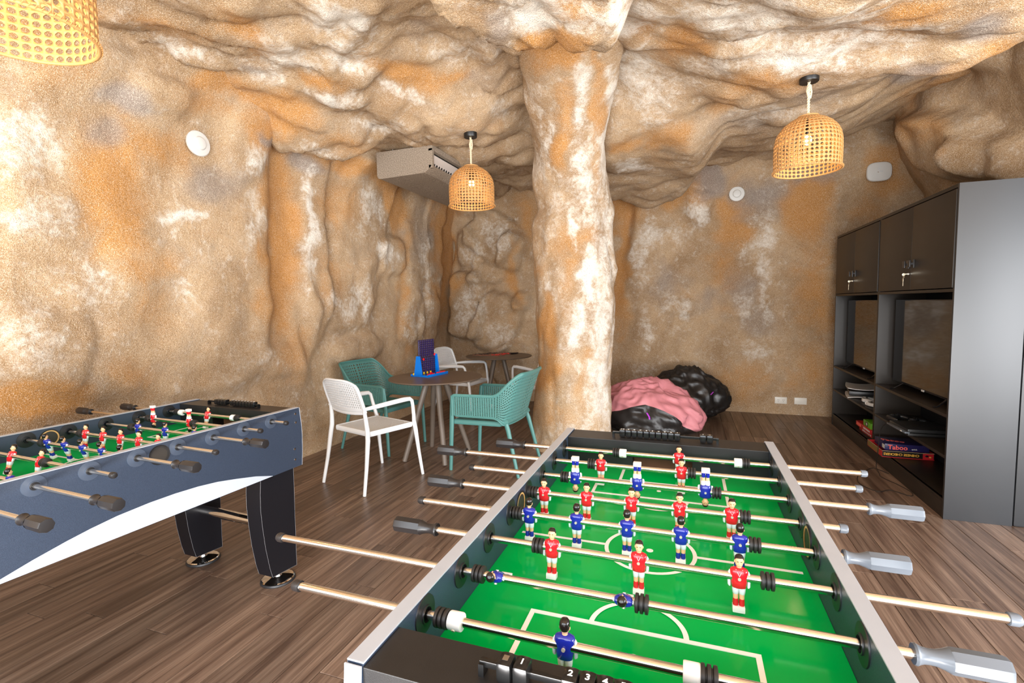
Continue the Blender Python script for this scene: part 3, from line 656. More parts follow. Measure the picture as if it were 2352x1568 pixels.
ZF, ZR, ZT, ZB = .777, .854, .8898, .584      # field, rods, rim, underside
def foosball(name, loc, ang, W, rods, beads_far, beads_near, label, near_parts=True):
    T = empty(name, loc, ang, label=label, cat='foosball table')
    TH = .028
    V0, V1 = -.178, 1.228
    def vz_end(v, sgn): return [(v, ZT-.003), (v+sgn*.008, .80), (v+sgn*.010, .745), (v+sgn*.007, .66), (v, ZB)]
    out = [(V0+.004, ZT-.003)]+vz_end(V0, -1)[1:]+vz_end(V1, 1)[::-1][:-1]+[(V1-.004, ZT-.003)]
    poly = [(-v, z) for v, z in out]
    for u0 in (-TH, W):
        MB().prism(poly, 'X', u0, u0+TH, 'table_blue').obj('side_panel', T, smooth=20)
        m = MB(); e = .0022
        m.box(u0-.0004, u0+TH+.0004, -V1+.004, -V0-.004, ZT-.003, ZT, 'edge_silver', b=.0008)
        for ends, sg in ((vz_end(V1, 1), 1), (vz_end(V0, -1), -1)):
            for (a, b), (c, d) in zip(ends[:-1], ends[1:]):
                vs = [(u0-.0004, -a, b), (u0+TH+.0004, -a, b), (u0+TH+.0004, -c, d), (u0-.0004, -c, d)]
                vs += [(p, q-sg*e, r) for p, q, r in vs]
                m.add(vs, [(0, 1, 2, 3), (4, 5, 6, 7), (0, 1, 5, 4), (2, 3, 7, 6), (1, 2, 6, 5), (0, 3, 7, 4)], 'edge_silver')
        tag(m.obj('edge_band', T, smooth=0), 'pale grey edge band')
        # pale arc along the lower edge
        sw = [(.006, .586), (.10, .615), (.198, .637), (.29, .655), (.376, .665), (.47, .670), (.568, .670), (.677, .664), (.76, .653), (.831, .640), (.92, .620), (1.03, .590)]
        sp = [(-v, z) for v, z in sw]+[(-1.03, ZB+.001), (-.006, ZB+.001)]
        xx = u0+TH if u0 > 0 else u0
        tag(MB().prism(sp, 'X', min(xx, xx+(.0008 if u0 > 0 else -.0008)), max(xx, xx+(.0008 if u0 > 0 else -.0008)), 'swoosh').obj('side_graphic', T, smooth=0), 'white arc-shaped graphic')
        # ball entry hole in the side, between the fourth and fifth rods
        s = -1 if u0 < 0 else 1
        for side_x, dr in ((u0 if s < 0 else u0+TH, s), (u0+TH if s < 0 else u0, -s)):
            h = MB()
            h.lathe([(.0345, 0), (.0385, 0), (.0385, dr*.0035), (.0345, dr*.0030)], 'table_black' if dr == s else 'bearing_dark', 'X', 28, caps=False)
            h.lathe([(.0343, 0), (.0343, dr*.0012)], 'slot_dark', 'X', 28)
            h.lathe([(.0295, dr*.0012), (.0343, dr*.0016), (.0343, dr*.0024), (.0295, dr*.0024)], 'wood_hole' if dr != s else 'rubber', 'X', 28, caps=False)
            h.obj('ball_entry', T, (side_x, -.520, ZR-.012))
    # end boxes with goal mouths
    gw, gh = .105, .066; c = W/2
    for a, b, inner in ((-.176, -.060, -.060), (1.132, 1.226, 1.132)):
        m = MB(); y0, y1 = -b, -a; deep = .07
        m.box(0, W, y0, y1, ZF+gh, ZT-.006, 'table_black', b=.0012)
        m.box(0, c-gw, y0, y1, ZB+.01, ZF+gh, 'table_black'); m.box(c+gw, W, y0, y1, ZB+.01, ZF+gh, 'table_black')
        ob = (y0, y1-deep) if inner == b and False else None
        if inner == -.060: m.box(c-gw, c+gw, -inner+deep, y1, ZB+.01, ZF+gh, 'table_black')
        else: m.box(c-gw, c+gw, y0, -inner-deep, ZB+.01, ZF+gh, 'table_black')
        e = m.obj('end_box', T, smooth=0)
        g = MB()
        if inner == -.060: g.box(c-gw, c+gw, -inner+.002, -inner+deep, ZF-.06, ZF-.055, 'goal_brown').box(c-gw, c+gw, -inner+deep-.006, -inner+deep-.001, ZF-.06, ZF+gh-.012, 'goal_brown').box(c-gw, c+gw, -inner+.001, -inner+.006, ZF+gh-.02, ZF+gh, 'table_black')
        else: g.box(c-gw, c+gw, -inner-deep, -inner-.002, ZF-.06, ZF-.055, 'goal_brown').box(c-gw, c+gw, -inner-deep+.001, -inner-deep+.006, ZF-.06, ZF+gh-.012, 'goal_brown')
        g.obj('goal_mouth', e, smooth=0)
    # field and its markings
    fl = MB().box(.0005, W-.0005, -1.131, .0595, ZF-.010, ZF, 'field_green').obj('field', T, smooth=0)
    K = {}; lw = .0098
    def mk(nm): return K.setdefault(nm, MB())
    lvl = [0]
    def zz(): lvl[0] += 1; return ZF+.0002, ZF+.0006+.00006*lvl[0]
    def ln(nm, u0, v0, u1, v1, w=lw):
        z0, z1 = zz(); mk(nm).box(min(u0, u1)-w/2, max(u0, u1)+w/2, -max(v0, v1)-w/2, -min(v0, v1)+w/2, z0, z1, 'line_white')
    def arc(nm, cu, cv, r, a0, a1, w=lw, n=56):
        z0, z1 = zz()
        vs = [(cu+q*math.cos(a0+(a1-a0)*i/n), -(cv+q*math.sin(a0+(a1-a0)*i/n)), z1) for i in range(n+1) for q in (r-w/2, r+w/2)]
        mk(nm).add(vs, [(2*i, 2*i+1, 2*i+3, 2*i+2) for i in range(n)], 'line_white')
    def dot(nm, cu, cv, r): mk(nm).lathe([(.0001, ZF+.0001), (r, ZF+.0001), (r, ZF+.0009), (.0001, ZF+.0009)], 'line_white', 'Z', 20, at=(cu, -cv, 0))
    mid = .545
    ln('centre_line', .018, mid, c-.107, mid); ln('centre_line.001', c+.107, mid, W-.018, mid); arc('centre_circle', c, mid, .107, 0, 2*PI); dot('centre_spot', c, mid, .0085)
    for g0, sg in ((-.055, 1), (1.127, -1)):
        b1, b2 = g0+sg*.118, g0+sg*.258; x = '' if sg > 0 else '.001'
        ln('goal_area'+x, c-.135, g0, c-.135, b1); ln('goal_area'+x, c+.135, g0, c+.135, b1); ln('goal_area'+x, c-.135, b1, c+.135, b1)
        ln('penalty_area'+x, c-.207, g0+sg*.06, c-.207, b2); ln('penalty_area'+x, c+.207, g0, c+.207, b2); ln('penalty_area'+x, c-.207, b2, c+.207, b2)
        arc('penalty_arc'+x, c, b2, .088, 0 if sg > 0 else PI, PI if sg > 0 else 2*PI); dot('penalty_spot'+x, c, b2-sg*.07, .007)
    for nm, k in K.items(): k.obj(nm.split('.')[0], fl, smooth=0)
    MB().box(-.0, W, -1.20, .15, ZB+.012, ZB+.022, 'table_black').obj('bottom_panel', T, smooth=0)
    # rods
    for i, rd in enumerate(rods):
        u0, u1 = rd['span']
        R = MB().cyl((u0, 0, 0), (u1, 0, 0), .0080, 'chrome', 22).obj('rod', T, (0, -.15*i, ZR), (math.radians(rd.get('rot', 0)), 0, 0))
        left = rd['side'] == 'L'
        if left: put('handle', HB, R, (u0+.100, 0, 0), (0, 0, PI)); put('end_cap', rd.get('cap', CAPB), R, (u1-.012, 0, 0))
        else: put('handle', rd.get('grip', HB_LIT), R, (u1-.100, 0, 0)); put('end_cap', CAPB, R, (u0+.012, 0, 0), (0, 0, PI))
        for q in rd['men']: put('player_figure', RED if left else BLUE, R, (q, 0, 0))
        for q in rd['bump']: put('bumper', BUMP, R, (q, 0, 0))
        for q in rd.get('stop', ()): put('goalkeeper_stopper', STOP, R, (q, 0, 0), (math.radians(35), 0, 0))
        for xx, rz, me in ((0, 0, BEAR_DK), (W, PI, BEAR_DK), (-TH, PI, BEAR_IN), (W+TH, 0, BEAR_IN)): put('bearing', me, T, (xx, -.15*i, ZR), (0, 0, rz))
    # legs
    prof = [(-.166, ZB+.002), (.034, ZB+.002), (.043, .50), (.045, .42), (.040, .33), (.029, .22), (.011, .11), (-.003, .055), (-.155, .043), (-.160, .30)]
    foot = MB().lathe([(.083, 0), (.085, .004), (.083, .012), (.078, .0135)], 'rubber_foot', 'Z', 36).lathe([(.079, .0135), (.074, .017), (.045, .0195), (.020, .026), (.016, .040), (.016, .062)], 'steel', 'Z', 36).mesh('foot', 30)
    for end in (0, 1):
        for u0 in (.045, W-.145+.03):
            pts = [(-v, z) if not end else (-(1.05-v), z) for v, z in prof]
            l = MB().prism(pts, 'X', u0, u0+.095, 'leg_black').obj('leg', T, smooth=22)
            e = MB()
            for (a, b), (cc, d) in zip(pts, pts[1:]+pts[:1]):
                e.tube([(u0+.095, a, b), (u0+.095, cc, d)], .0008, 'leg_trim', 5); e.tube([(u0, a, b), (u0, cc, d)], .0008, 'leg_trim', 5)
            e.obj('edge_trim', l)
            put('foot', foot, l, (u0+.055, .068 if not end else -1.118, 0))
        yb = .055 if not end else -1.105
        tag(MB().cyl((.14, yb, .30), (W-.11, yb, .30), .026, 'steel', 28).obj('crossbar', T), 'chrome tube between the two end legs')
    for (v, z) in ((-.150, .86), (-.150, .815), (-.135, .68), (-.135, .625)):
        for xx, rz in ((W+TH, 0), (-TH, PI)): put('bolt', BOLT, T, (xx, -v, z), (0, 0, rz))
    # scorers: beads on a bar at each end
    for v, bl, (ua, ub) in ((-.112, beads_far, (.165, .545)), (1.181, beads_near, (.165, .545))):
        s = MB().box(ua, ub, -v-.004, -v+.004, ZT+.006, ZT+.015, 'bead_black', b=.001).box(ua, ua+.008, -v-.008, -v+.008, ZT-.008, ZT+.012, 'bead_black').box(ub-.008, ub, -v-.008, -v+.008, ZT-.008, ZT+.012, 'bead_black').obj('score_bar', T)
        for q, d in bl: put('bead', BEADS[d], s, (q, -v, ZT+.0105))
    return T

W1 = .702
r1 = [dict(side='L', span=(-.256, .962), men=[.411], bump=[.194, .624], stop=[.218, .600]),
      dict(side='L', span=(-.436, .907), men=[.163, .421], bump=[.131, .452], cap=CAPB_LIT),
      dict(side='R', span=(-.250, .982), men=[.108, .297, .488], bump=[.074, .518], rot=180),
      dict(side='L', span=(-.308, .793), men=[.049, .173, .296, .420, .546], bump=[.017, .577], cap=CAPB_LIT),
      dict(side='R', span=(-.270, .850), men=[.052, .177, .301, .425, .551], bump=[.021, .582]),
      dict(side='L', span=(-.236, .964), men=[.153, .343, .536], bump=[.121, .587], cap=CAPB_LIT, rot=-4),
      dict(side='R', span=(-.480, .866), men=[.078, .330], bump=[.040, .362], rot=62),
      dict(side='R', span=(-.289, .99), men=[.255], bump=[.036, .470], stop=[.062, .446])]
r1[0]['cap'] = CAPB_LIT
far1 = [(.203+.0222*k, d) for k, d in enumerate(['10', '9', '8', '7', '6', '5', '4', '3', '2', '1'])]+[(.492, '1'), (.515, '')]
near1 = [(.204, ''), (.2275, '1')]+[(.2945+.0228*k, str(k+2)) for k in range(9)]
foosball('foosball_table', (-.437, 1.7794, 0), math.radians(.04), W1, r1, far1, near1,
         'nearer football table with green pitch, showing red and blue players on chrome rods')
W2 = .724
r2 = [dict(side='L', span=(-.385, .855), men=[.306], bump=[.072, .528], stop=[.104, .496], rot=-14),
      dict(side='L', span=(-.510, .862), men=[.115, .385], bump=[.080, .418], rot=180),
      dict(side='R', span=(-.20, 1.046), men=[.248, .442, .640], bump=[.205, .672]),
      dict(side='L', span=(-.16, .977), men=[.134, .262, .386, .510, .634], bump=[.100, .668], rot=-6),
      dict(side='R', span=(-.08, 1.066), men=[.165, .291, .415, .541, .667], bump=[.130, .698], rot=14),
      dict(side='L', span=(-.34, .889), men=[.062, .253, .448], bump=[.030, .482], rot=-16),
      dict(side='R', span=(-.16, 1.170), men=[.36, .622], bump=[.33, .655], rot=12),
      dict(side='R', span=(-.10, 1.142), men=[.36], bump=[.11, .60], stop=[.136, .574])]
for q in r2: q['grip'] = HB
far2 = [(.235+.0222*k, '') for k in range(4)]+[(.355+.0222*k, str(k+1)) for k in range(8)]
foosball('foosball_table', (-2.6546, 1.844, 0), math.radians(-2.62), W2, r2, far2, [(.2+.0228*k, '5') for k in range(10)],
         'football table with a dark blue side and white arc, standing by the left rock wall')

# ------------------------------------------------------------------ round tables
def round_table(x, y, label, rz=0):
    T = empty('round_table', (x, y, 0), rz, label=label, cat='table', group='round brown pedestal tables')
    MB().lathe([(.36, .728), (.42, .731), (.429, .736), (.430, .741), (.426, .745)], 'table_taupe', 'Z', 72).obj('tabletop', T)
    for sx_, sy_ in ((1, 1), (1, -1), (-1, 1), (-1, -1)):
        MB().tube([(sx_*.052, sy_*.062, .727), (sx_*.205, sy_*.252, .004)], [(.031, .027), (.025, .021)], 'leg_taupe', 14).obj('leg', T)
    MB().lathe([(.11, .716), (.13, .719), (.13, .7275)], 'leg_taupe', 'Z', 32).obj('mounting_plate', T)
    return T
round_table(-2.20, 4.005, 'round brown table with the blue upright game on it, nearest the camera')
round_table(-2.31, 5.90, 'round brown table standing in the far corner with scattered black and red pieces', .42)

# ------------------------------------------------------------------ white armchairs (facing +y)
def white_chair_meshes():
    P = []
    def seat(u, v):
        x = (u-.5)*2; return (x*(.215-.012*(1-v)), -.19+.40*v, .447-.010*(1-x*x)*math.sin(PI*v)-.004*v+.002)
    P.append(('seat', MB().perf(seat, 22, 21, 'chair_white', .48, 'square').mesh('seat'), .007))
    fr = MB()
    rim = [seat(u, 0) for u in np.linspace(0, 1, 9)]+[seat(1, v) for v in np.linspace(.1, 1, 8)]+[seat(u, 1) for u in np.linspace(.9, 0, 8)]+[seat(0, v) for v in np.linspace(.9, 0, 8)]
    rim = [(a*1.03, b*1.02, c-.012) for a, b, c in rim]
    fr.tube(rim+[rim[0]], [(.009, .021)]*(len(rim)+1), 'chair_white', 10)
    P.append(('seat_frame', fr.mesh('seat_frame', 50), 0))
    def back(u, v):
        x = (u-.5)*2
        top = .262-.05*abs(x)**3.5
        z = .595+.012*x*x+top*v
        return (x*(.212+.004*v-.018*v**6), -.252-.085*(z-.595)/.26+.030*x*x, z)
    P.append(('backrest', MB().perf(back, 22, 13, 'chair_white', .52, 'square', keep=lambda u, v: .04 < u < .96 and .14 < v < .95).mesh('backrest'), .008))
    rm = MB(); e = [back(0, v) for v in np.linspace(0, 1, 8)]+[back(u, 1) for u in np.linspace(.06, 1, 14)]+[back(1, v) for v in np.linspace(.9, 0, 8)]
    rm.tube(e, [.0135]*8+[.010]*14+[.0135]*8, 'chair_white', 10)
    lo = [back(u, 0.02) for u in np.linspace(0, 1, 10)]
    rm.tube(lo, (.006, .018), 'chair_white', 8)
    P.append(('back_frame', rm.mesh('back_frame', 60), 0))
    for s in (-1, 1):
        P.append(('leg', MB().tube([(s*.262, -.300, .002), (s*.248, -.262, .20), (s*.236, -.232, .40), (s*.226, -.225, .47), (s*.217, -.228, .55), (s*.213, -.236, .625)], [.0125, .0145, .018, .018, .016, .0135], 'chair_white', 12).mesh('leg', 60), 0))
        P.append(('leg', MB().tube([(s*.262, .285, .002), (s*.252, .258, .20), (s*.244, .235, .40), (s*.240, .226, .46)], [.0125, .0145, .018, .017], 'chair_white', 12).mesh('leg', 60), 0))
        arm = [(s*.240, .226, .45), (s*.252, .214, .52), (s*.262, .198, .60), (s*.264, .188, .640), (s*.264, .165, .658), (s*.264, .10, .660), (s*.258, -.02, .655), (s*.246, -.13, .648), (s*.226, -.22, .640), (s*.213, -.245, .632)]
        P.append(('armrest', MB().tube(arm, [.016, .015, .014, .0145, (.017, .012), (.019, .011), (.019, .011), (.018, .012), .014, .012], 'chair_white', 12).mesh('armrest', 60), 0))
    return P
def teal_chair_meshes():
    P = []
    def plan(s):
        # s in -1..1: right arm front -> back -> left arm front
        t = abs(s); sg = 1 if s >= 0 else -1
        if t > .5:
            q = (t-.5)/.5; return sg*(.268+.012*q), -.155+.405*q
        a = t/.5*PI/2; return sg*.268*math.sin(a)**.75, -.255+.100*(1-math.cos(a)**.75)
    def ht(t): return .655+.190*float(1-sstep(.26, .56, t))-.010*max(0, t-.56)
    def shell(u, v):
        s = u*2-1; t = abs(s); x, y = plan(s)
        lo = .475 if t > .55 else .475-.055*float(1-sstep(.35, .55, t))
        hi = ht(t); z = lo+(hi-lo)*v
        back = float(1-sstep(.25, .6, t)); k = (z-.44)
        y -= back*k*.30+back*.25*max(0, z-.68)**1.5; x *= 1+.10*k
        return (x, y, z)
    P.append(('shell', MB().perf(shell, 78, 15, 'chair_teal', .70, 'diamond', keep=lambda u, v: .018 < u < .982 and .06 < v < .955).mesh('shell'), .006))
    def seat(u, v):
        x = (u-.5)*2; y = -.235+.475*v
        zz = .440-.016*(1-x*x)*math.sin(PI*min(1, v*1.1))-.006*v
        return (x*(.232+.012*v), y, zz+.03*max(0, .12-v)/.12)
    P.append(('seat', MB().perf(seat, 27, 26, 'chair_teal', .60, 'diamond').mesh('seat'), .007))
    f = MB(); rim = [shell(u, 1) for u in np.linspace(0, 1, 70)]
    f.tube([shell(0, v) for v in np.linspace(0, .93, 6)]+rim[1:-1]+[shell(1, v) for v in np.linspace(.93, 0, 6)], [(.013, .006)]*(80), 'chair_teal', 8)
    f.tube([shell(u, 0) for u in np.linspace(.02, .98, 50)], .007, 'chair_teal', 8)
    P.append(('rim', f.mesh('rim', 60), 0))
    g = MB(); e = [seat(u, 1) for u in np.linspace(0, 1, 8)]+[seat(1, v) for v in np.linspace(.9, 0, 8)]+[seat(u, 0) for u in np.linspace(.9, 0.1, 6)]+[seat(0, v) for v in np.linspace(0, 1, 8)]
    e = [(a*1.04, b*1.02, c-.014) for a, b, c in e]
    g.tube(e, [(.009, .020)]*len(e), 'chair_teal', 8)
    P.append(('seat_frame', g.mesh('seat_frame', 50), 0))
    for s in (-1, 1):
        P.append(('leg', MB().tube([(s*.272, .283, .002), (s*.272, .272, .22), (s*.272, .262, .42), (s*.274, .256, .56), (s*.276, .250, .645)], [(.015, .013), (.018, .014), (.021, .014), (.019, .010), (.016, .007)], 'chair_teal', 12).mesh('leg', 60), 0))
        P.append(('leg', MB().tube([(s*.262, -.335, .002), (s*.248, -.285, .20), (s*.236, -.240, .38), (s*.232, -.215, .45), (s*.235, -.215, .50)], [(.013, .013), (.016, .014), (.020, .015), (.020, .012), (.012, .007)], 'chair_teal', 12).mesh('leg', 60), 0))
    return P
def chair_from(parts, name, label, cat='chair', group=None):
    t = empty(name, (0, 0, 0), 0, label=label, cat=cat, group=group)
    for nm, me, th in parts:
        o = put(nm, me, t)
        if th: md = o.modifiers.new('thickness', 'SOLIDIFY'); md.thickness = th; md.offset = 0
    return t
def place(o, x, y, ang, label=None):
    o.location = (x, y, 0); o.rotation_euler = (0, 0, ang)
    if label: o['label'] = label
    return o
wc = chair_from(white_chair_meshes(), 'armchair', 'white perforated armchair with its back to the camera, in front of the near round table', group='white plastic armchairs')
place(wc, -2.41, 3.315, math.atan2(-.16, .535))
place(copy_tree(wc), -2.70, 5.63, math.radians(-96), 'white perforated armchair at the far round table, standing in the rock corner')
place(copy_tree(wc), -1.68, 5.64, math.radians(55), 'white armchair half hidden behind the rock column, facing the far round table')
tcx = chair_from(teal_chair_meshes(), 'armchair', 'green-blue net armchair between the near round table and the left rock wall', group='green-blue net armchairs')
place(tcx, -2.87, 4.15, math.radians(-98))
place(copy_tree(tcx), -1.60, 3.93, math.radians(87), 'green-blue net armchair standing beside the rock column, its curved back toward the column')

# ------------------------------------------------------------------ upright four-in-a-row game on the near table
Z0 = .7452
G = empty('upright_disc_game', (-2.345, 4.104, Z0), math.radians(-9.6), label='tall blue and navy upright disc-dropping game standing on the near round table', cat='board game')
# local y runs along the grid, local x toward the tray with the red discs
MB().box(-.075, .135, -.150, .150, 0, .008, 'game_blue', b=.002).box(.125, .135, -.150, .150, .006, .024, 'game_blue', b=.002).box(-.075, -.067, -.150, .150, .006, .020, 'game_blue', b=.002).box(.03, .135, -.150, -.143, .006, .018, 'game_blue').box(.03, .135, .143, .150, .006, .018, 'game_blue').obj('tray', G)
for s in (-1, 1):
    MB().prism([(-.045, .006), (.045, .006), (.020, .19), (-.014, .19)], 'Y', s*.128-.009, s*.128+.009, 'game_blue').obj('support', G)
def gp(z0, z1, x):
    def f(u, v): return (x+.004*math.sin(PI*u)*0, -.112+.224*u, z0+(z1-z0)*v)
    return f
MB().perf(gp(.012, .172, .004), 8, 8, 'game_navy', .74, 'octagon').obj('lower_grid', G, solid=.012)
MB().perf(gp(.176, .338, -.004), 8, 8, 'game_navy', .74, 'octagon').obj('upper_grid', G, solid=.012)
CH = {c: MB().lathe([(.0105, -.0028), (.0115, -.002), (.0115, .002), (.0105, .0028)], c, 'Z', 18).mesh('disc', 40) for c in ('chip_red', 'chip_yellow')}
BS = {c: MB().lathe([(.0090, -.0020), (.0108, -.0012), (.0108, .0028), (.0090, .0040)], c, 'Z', 12).mesh('piece', 40) for c in ('chip_red', 'chip_black')}
Mg = Matrix.Translation((-2.345, 4.104, Z0)) @ Matrix.Rotation(math.radians(-9.6), 4, 'Z')
def disc(c, lx, ly, lz, rot, label, group):
    o = bpy.data.objects.new('game_disc', CH[c]); COL.objects.link(o)
    o.matrix_world = Mg @ Matrix.Translation((lx, ly, lz)) @ rot
    return tag(o, label, 'game disc', group)
RX, RY = Matrix.Rotation(PI/2, 4, 'X'), Matrix.Rotation(PI/2, 4, 'Y')
for k in range(8): disc('chip_red', .112, .010+k*.0158, .0195, RX @ Matrix.Rotation(.12, 4, 'X'), 'red disc standing on edge in the row along the blue tray', 'red discs lined up on edge in the tray')
for k, (a, b, c, t) in enumerate(((.105, -.118, .018, .9), (.108, -.098, .018, 1.1), (.104, -.078, .018, .8), (.108, -.058, .020, 1.2), (.104, -.072, .034, .5), (.112, -.040, .018, 1.1))):
    disc('chip_red', a, b, c, Matrix.Rotation(t, 4, 'X'), 'red disc leaning in the loose pile at the near end of the blue tray', 'loose pile of red discs in the tray')
disc('chip_red', .013, -.062, .155, RY, 'single red disc in the upper rows of the lower navy grid', None)
disc('chip_red', .006, .112, .187, RY, 'single red disc at the side edge of the upper navy grid', None)
for k, yy in enumerate((-.100, -.062, -.012, .038)): disc('chip_yellow', .0125, yy, .024, RY, 'yellow disc showing in the bottom row of the navy grid', 'yellow discs in the bottom row of the grid')
disc('chip_yellow', -.055, -.128, .0200, Matrix.Rotation(1.1, 4, 'X'), 'yellow disc lying at the back of the blue tray', 'yellow discs behind the grid')
disc('chip_yellow', -.056, -.100, .0200, Matrix.Rotation(.9, 4, 'X'), 'yellow disc lying at the back of the blue tray', 'yellow discs behind the grid')

# ------------------------------------------------------------------ flat board game on the far table
tag(MB().prism([(-2.665, 5.87), (-2.28, 5.80), (-2.18, 6.17), (-2.54, 6.22)], 'Z', Z0, Z0+.004, 'board_pink').obj('game_board', smooth=0), 'thin reddish game board lying flat on the far round table', 'game board')
rr = random.Random(5)
for c, n, (ax, ay, bx, by), lb, gr in (('chip_black', 26, (-2.575, 5.92, -2.50, 6.17), 'small black game piece in the scatter of black pieces on the far table', 'black pieces on the far table'),
        ('chip_red', 30, (-2.37, 5.88, -2.26, 6.13), 'small red game piece in the scatter of red pieces on the far table', 'red pieces on the far table')):
    spots = []
    while len(spots) < n:
        t = rr.random(); q = (ax+(bx-ax)*t+rr.gauss(0, .035), ay+(by-ay)*t+rr.gauss(0, .012))
        lim = .0195
        if all((q[0]-s[0])**2+(q[1]-s[1])**2 > lim**2 for s in spots) or rr.random() < .01: spots.append(q)
    for k, (a, b) in enumerate(spots):
        o = bpy.data.objects.new('game_piece', BS[c]); COL.objects.link(o); o.location = (a, b, Z0+.0062); o.rotation_euler = (0, 0, rr.random()*3)
        tag(o, lb, 'game piece', gr)
tag(MB().box(-2.19, -2.16, 6.06, 6.18, Z0+.004, Z0+.018, 'chip_black', b=.003, rot=-.5).obj('piece_tray'), 'short black bar lying beside the red pieces on the far table', 'game tray')

# ------------------------------------------------------------------ bean bags
def bag(name, c, R, H, seed, label, split):
    T = empty(name, (c[0], c[1], 0), 0, label=label, cat='bean bag', group='bean bags by the back wall')
    nu, nv = 120, 60; V = []; Cc = []; JS = 30 if split else 999
    def dirn(th, ph): return Vector((math.sin(th)*math.cos(ph), math.sin(th)*math.sin(ph), math.cos(th)))
    seam = []
    for i in range(nu):
        ph = 2*PI*i/nu; lo, hi = .02, PI-.02
        if split:
            for _ in range(24):
                md = (lo+hi)/2
                if split(dirn(md, ph)) == 'pink_panel': lo = md
                else: hi = md
        seam.append((lo+hi)/2)
    for j in range(nv):
        for i in range(nu):
            th = PI*j/(nv-1) if not split else (seam[i]*j/JS if j <= JS else seam[i]+(PI-seam[i])*(j-JS)/(nv-1-JS))
            ph = 2*PI*i/nu; d = Vector((math.sin(th)*math.cos(ph), math.sin(th)*math.sin(ph), math.cos(th)))
            prof = (1-.24*max(0, d.z)**1.2)
            fold = abs(noise.noise(Vector((d.x*2.1+seed, d.y*2.1, d.z*2.6))))*.20+abs(noise.noise(Vector((d.x*5+seed, d.y*5, d.z*4))))*.12+abs(noise.noise(Vector((d.x*11+d.y*4, d.y*3+seed, d.z*9))))*.03
            lump = noise.noise(Vector((d.x*1.2, d.y*1.2+seed*2, d.z*1.2)))*.20
            k = 1+lump-fold
            x, y = d.x*R[0]*prof*k, d.y*R[1]*prof*k
            z = H*.42+d.z*H*.60*k if d.z > 0 else H*.42*(1-min(1, abs(d.z)**.6*1.06))
            V.append((x, y, max(.001, z))); Cc.append(d)
    F = {}
    for j in range(nv-1):
        for i in range(nu):
            q = (j*nu+i, (j+1)*nu+i, (j+1)*nu+(i+1) % nu, j*nu+(i+1) % nu)
            F.setdefault(('pink_panel' if j < JS else 'black_panel') if split else 'bag_cover', []).append(q)
    for key, fs in F.items():
        m = MB(); used = sorted({i for f in fs for i in f}); ix = {a: b for b, a in enumerate(used)}
        m.add([V[i] for i in used], [tuple(ix[i] for i in f) for f in fs], 'bag_pink' if key == 'pink_panel' else 'bag_black')
        o = m.obj(key, T, smooth=180)
        if len(F) > 1: tag(o, 'pink fabric panel' if key == 'pink_panel' else 'glossy black fabric panel')
    return T
def sp(d):
    e = -.10+.16*math.sin(2.6*d.x+.6)+.42*max(0, -d.y)-.75*max(0, d.x)*(1 if d.y < .3 else .4)
    return 'pink_panel' if d.z > e else 'black_panel'
b1 = bag('bean_bag', (-.40, 5.40), (.60, .42), .58, 3.1, 'pink and black bean bag slumped beside the rock column', sp)
b2 = bag('bean_bag', (.0, 6.30), (.47, .30), .64, 8.4, 'all-black bean bag slumped behind the pink one against the back wall', None)
tag(MB().tube([(.02, -.405, .30), (.045, -.425, .265), (.05, -.43, .24)], (.010, .002), 'tag_purple', 6).obj('pull_tag', b1), 'purple fabric tag')
tag(MB().tube([(.28, -.27, .36), (.25, -.30, .33)], (.008, .002), 'tag_purple', 6).obj('pull_tag', b2), 'purple fabric tag')

# ------------------------------------------------------------------ media cabinet
X0, XD, YA, YM, YB, HC = 1.53, 1.87, 3.748, 5.03, 6.33, 2.085
t_ = .020
C_ = empty('media_cabinet', (X0, YA, 0), 0, label='tall dark media cabinet with cupboard doors, two screen niches and low shelves', cat='cabinet')
def cb(name, x0, x1, y0, y1, z0, z1, m='cab_black', parent=C_, b=.0012, **k):
    return MB().box(x0-X0, x1-X0, y0-YA, y1-YA, z0, z1, m, b=b).obj(name, parent, **k)
cb('side_panel', X0, XD, YA, YA+t_, 0, HC, 'cab_side'); cb('side_panel', X0, XD, YB-t_, YB, 0, HC)
cb('divider', X0+.001, XD-.012, YM-t_*.9, YM+t_*.9, .10, HC-.02)
cb('top_panel', X0, XD, YA+t_, YB-t_, HC-.022, HC)
cb('back_panel', XD-.012, XD, YA+t_, YB-t_, 0, HC-.022, 'cab_inner')
cb('plinth', X0+.004, X0+.022, YA+t_, YB-t_, 0, .125)
for a, b in ((YA+t_, YM-t_*.9), (YM+t_*.9, YB-t_)):
    for z in (.125, .405, .665, 1.452): cb('shelf', X0+.001, XD-.012, a, b, z-.020, z)
E2 = cb('rear_cabinet_section', XD+.004, 2.33, YA-.004, YB, 0, HC, 'cab_side', b=.014)
dz0, dz1 = 1.458, HC-.030
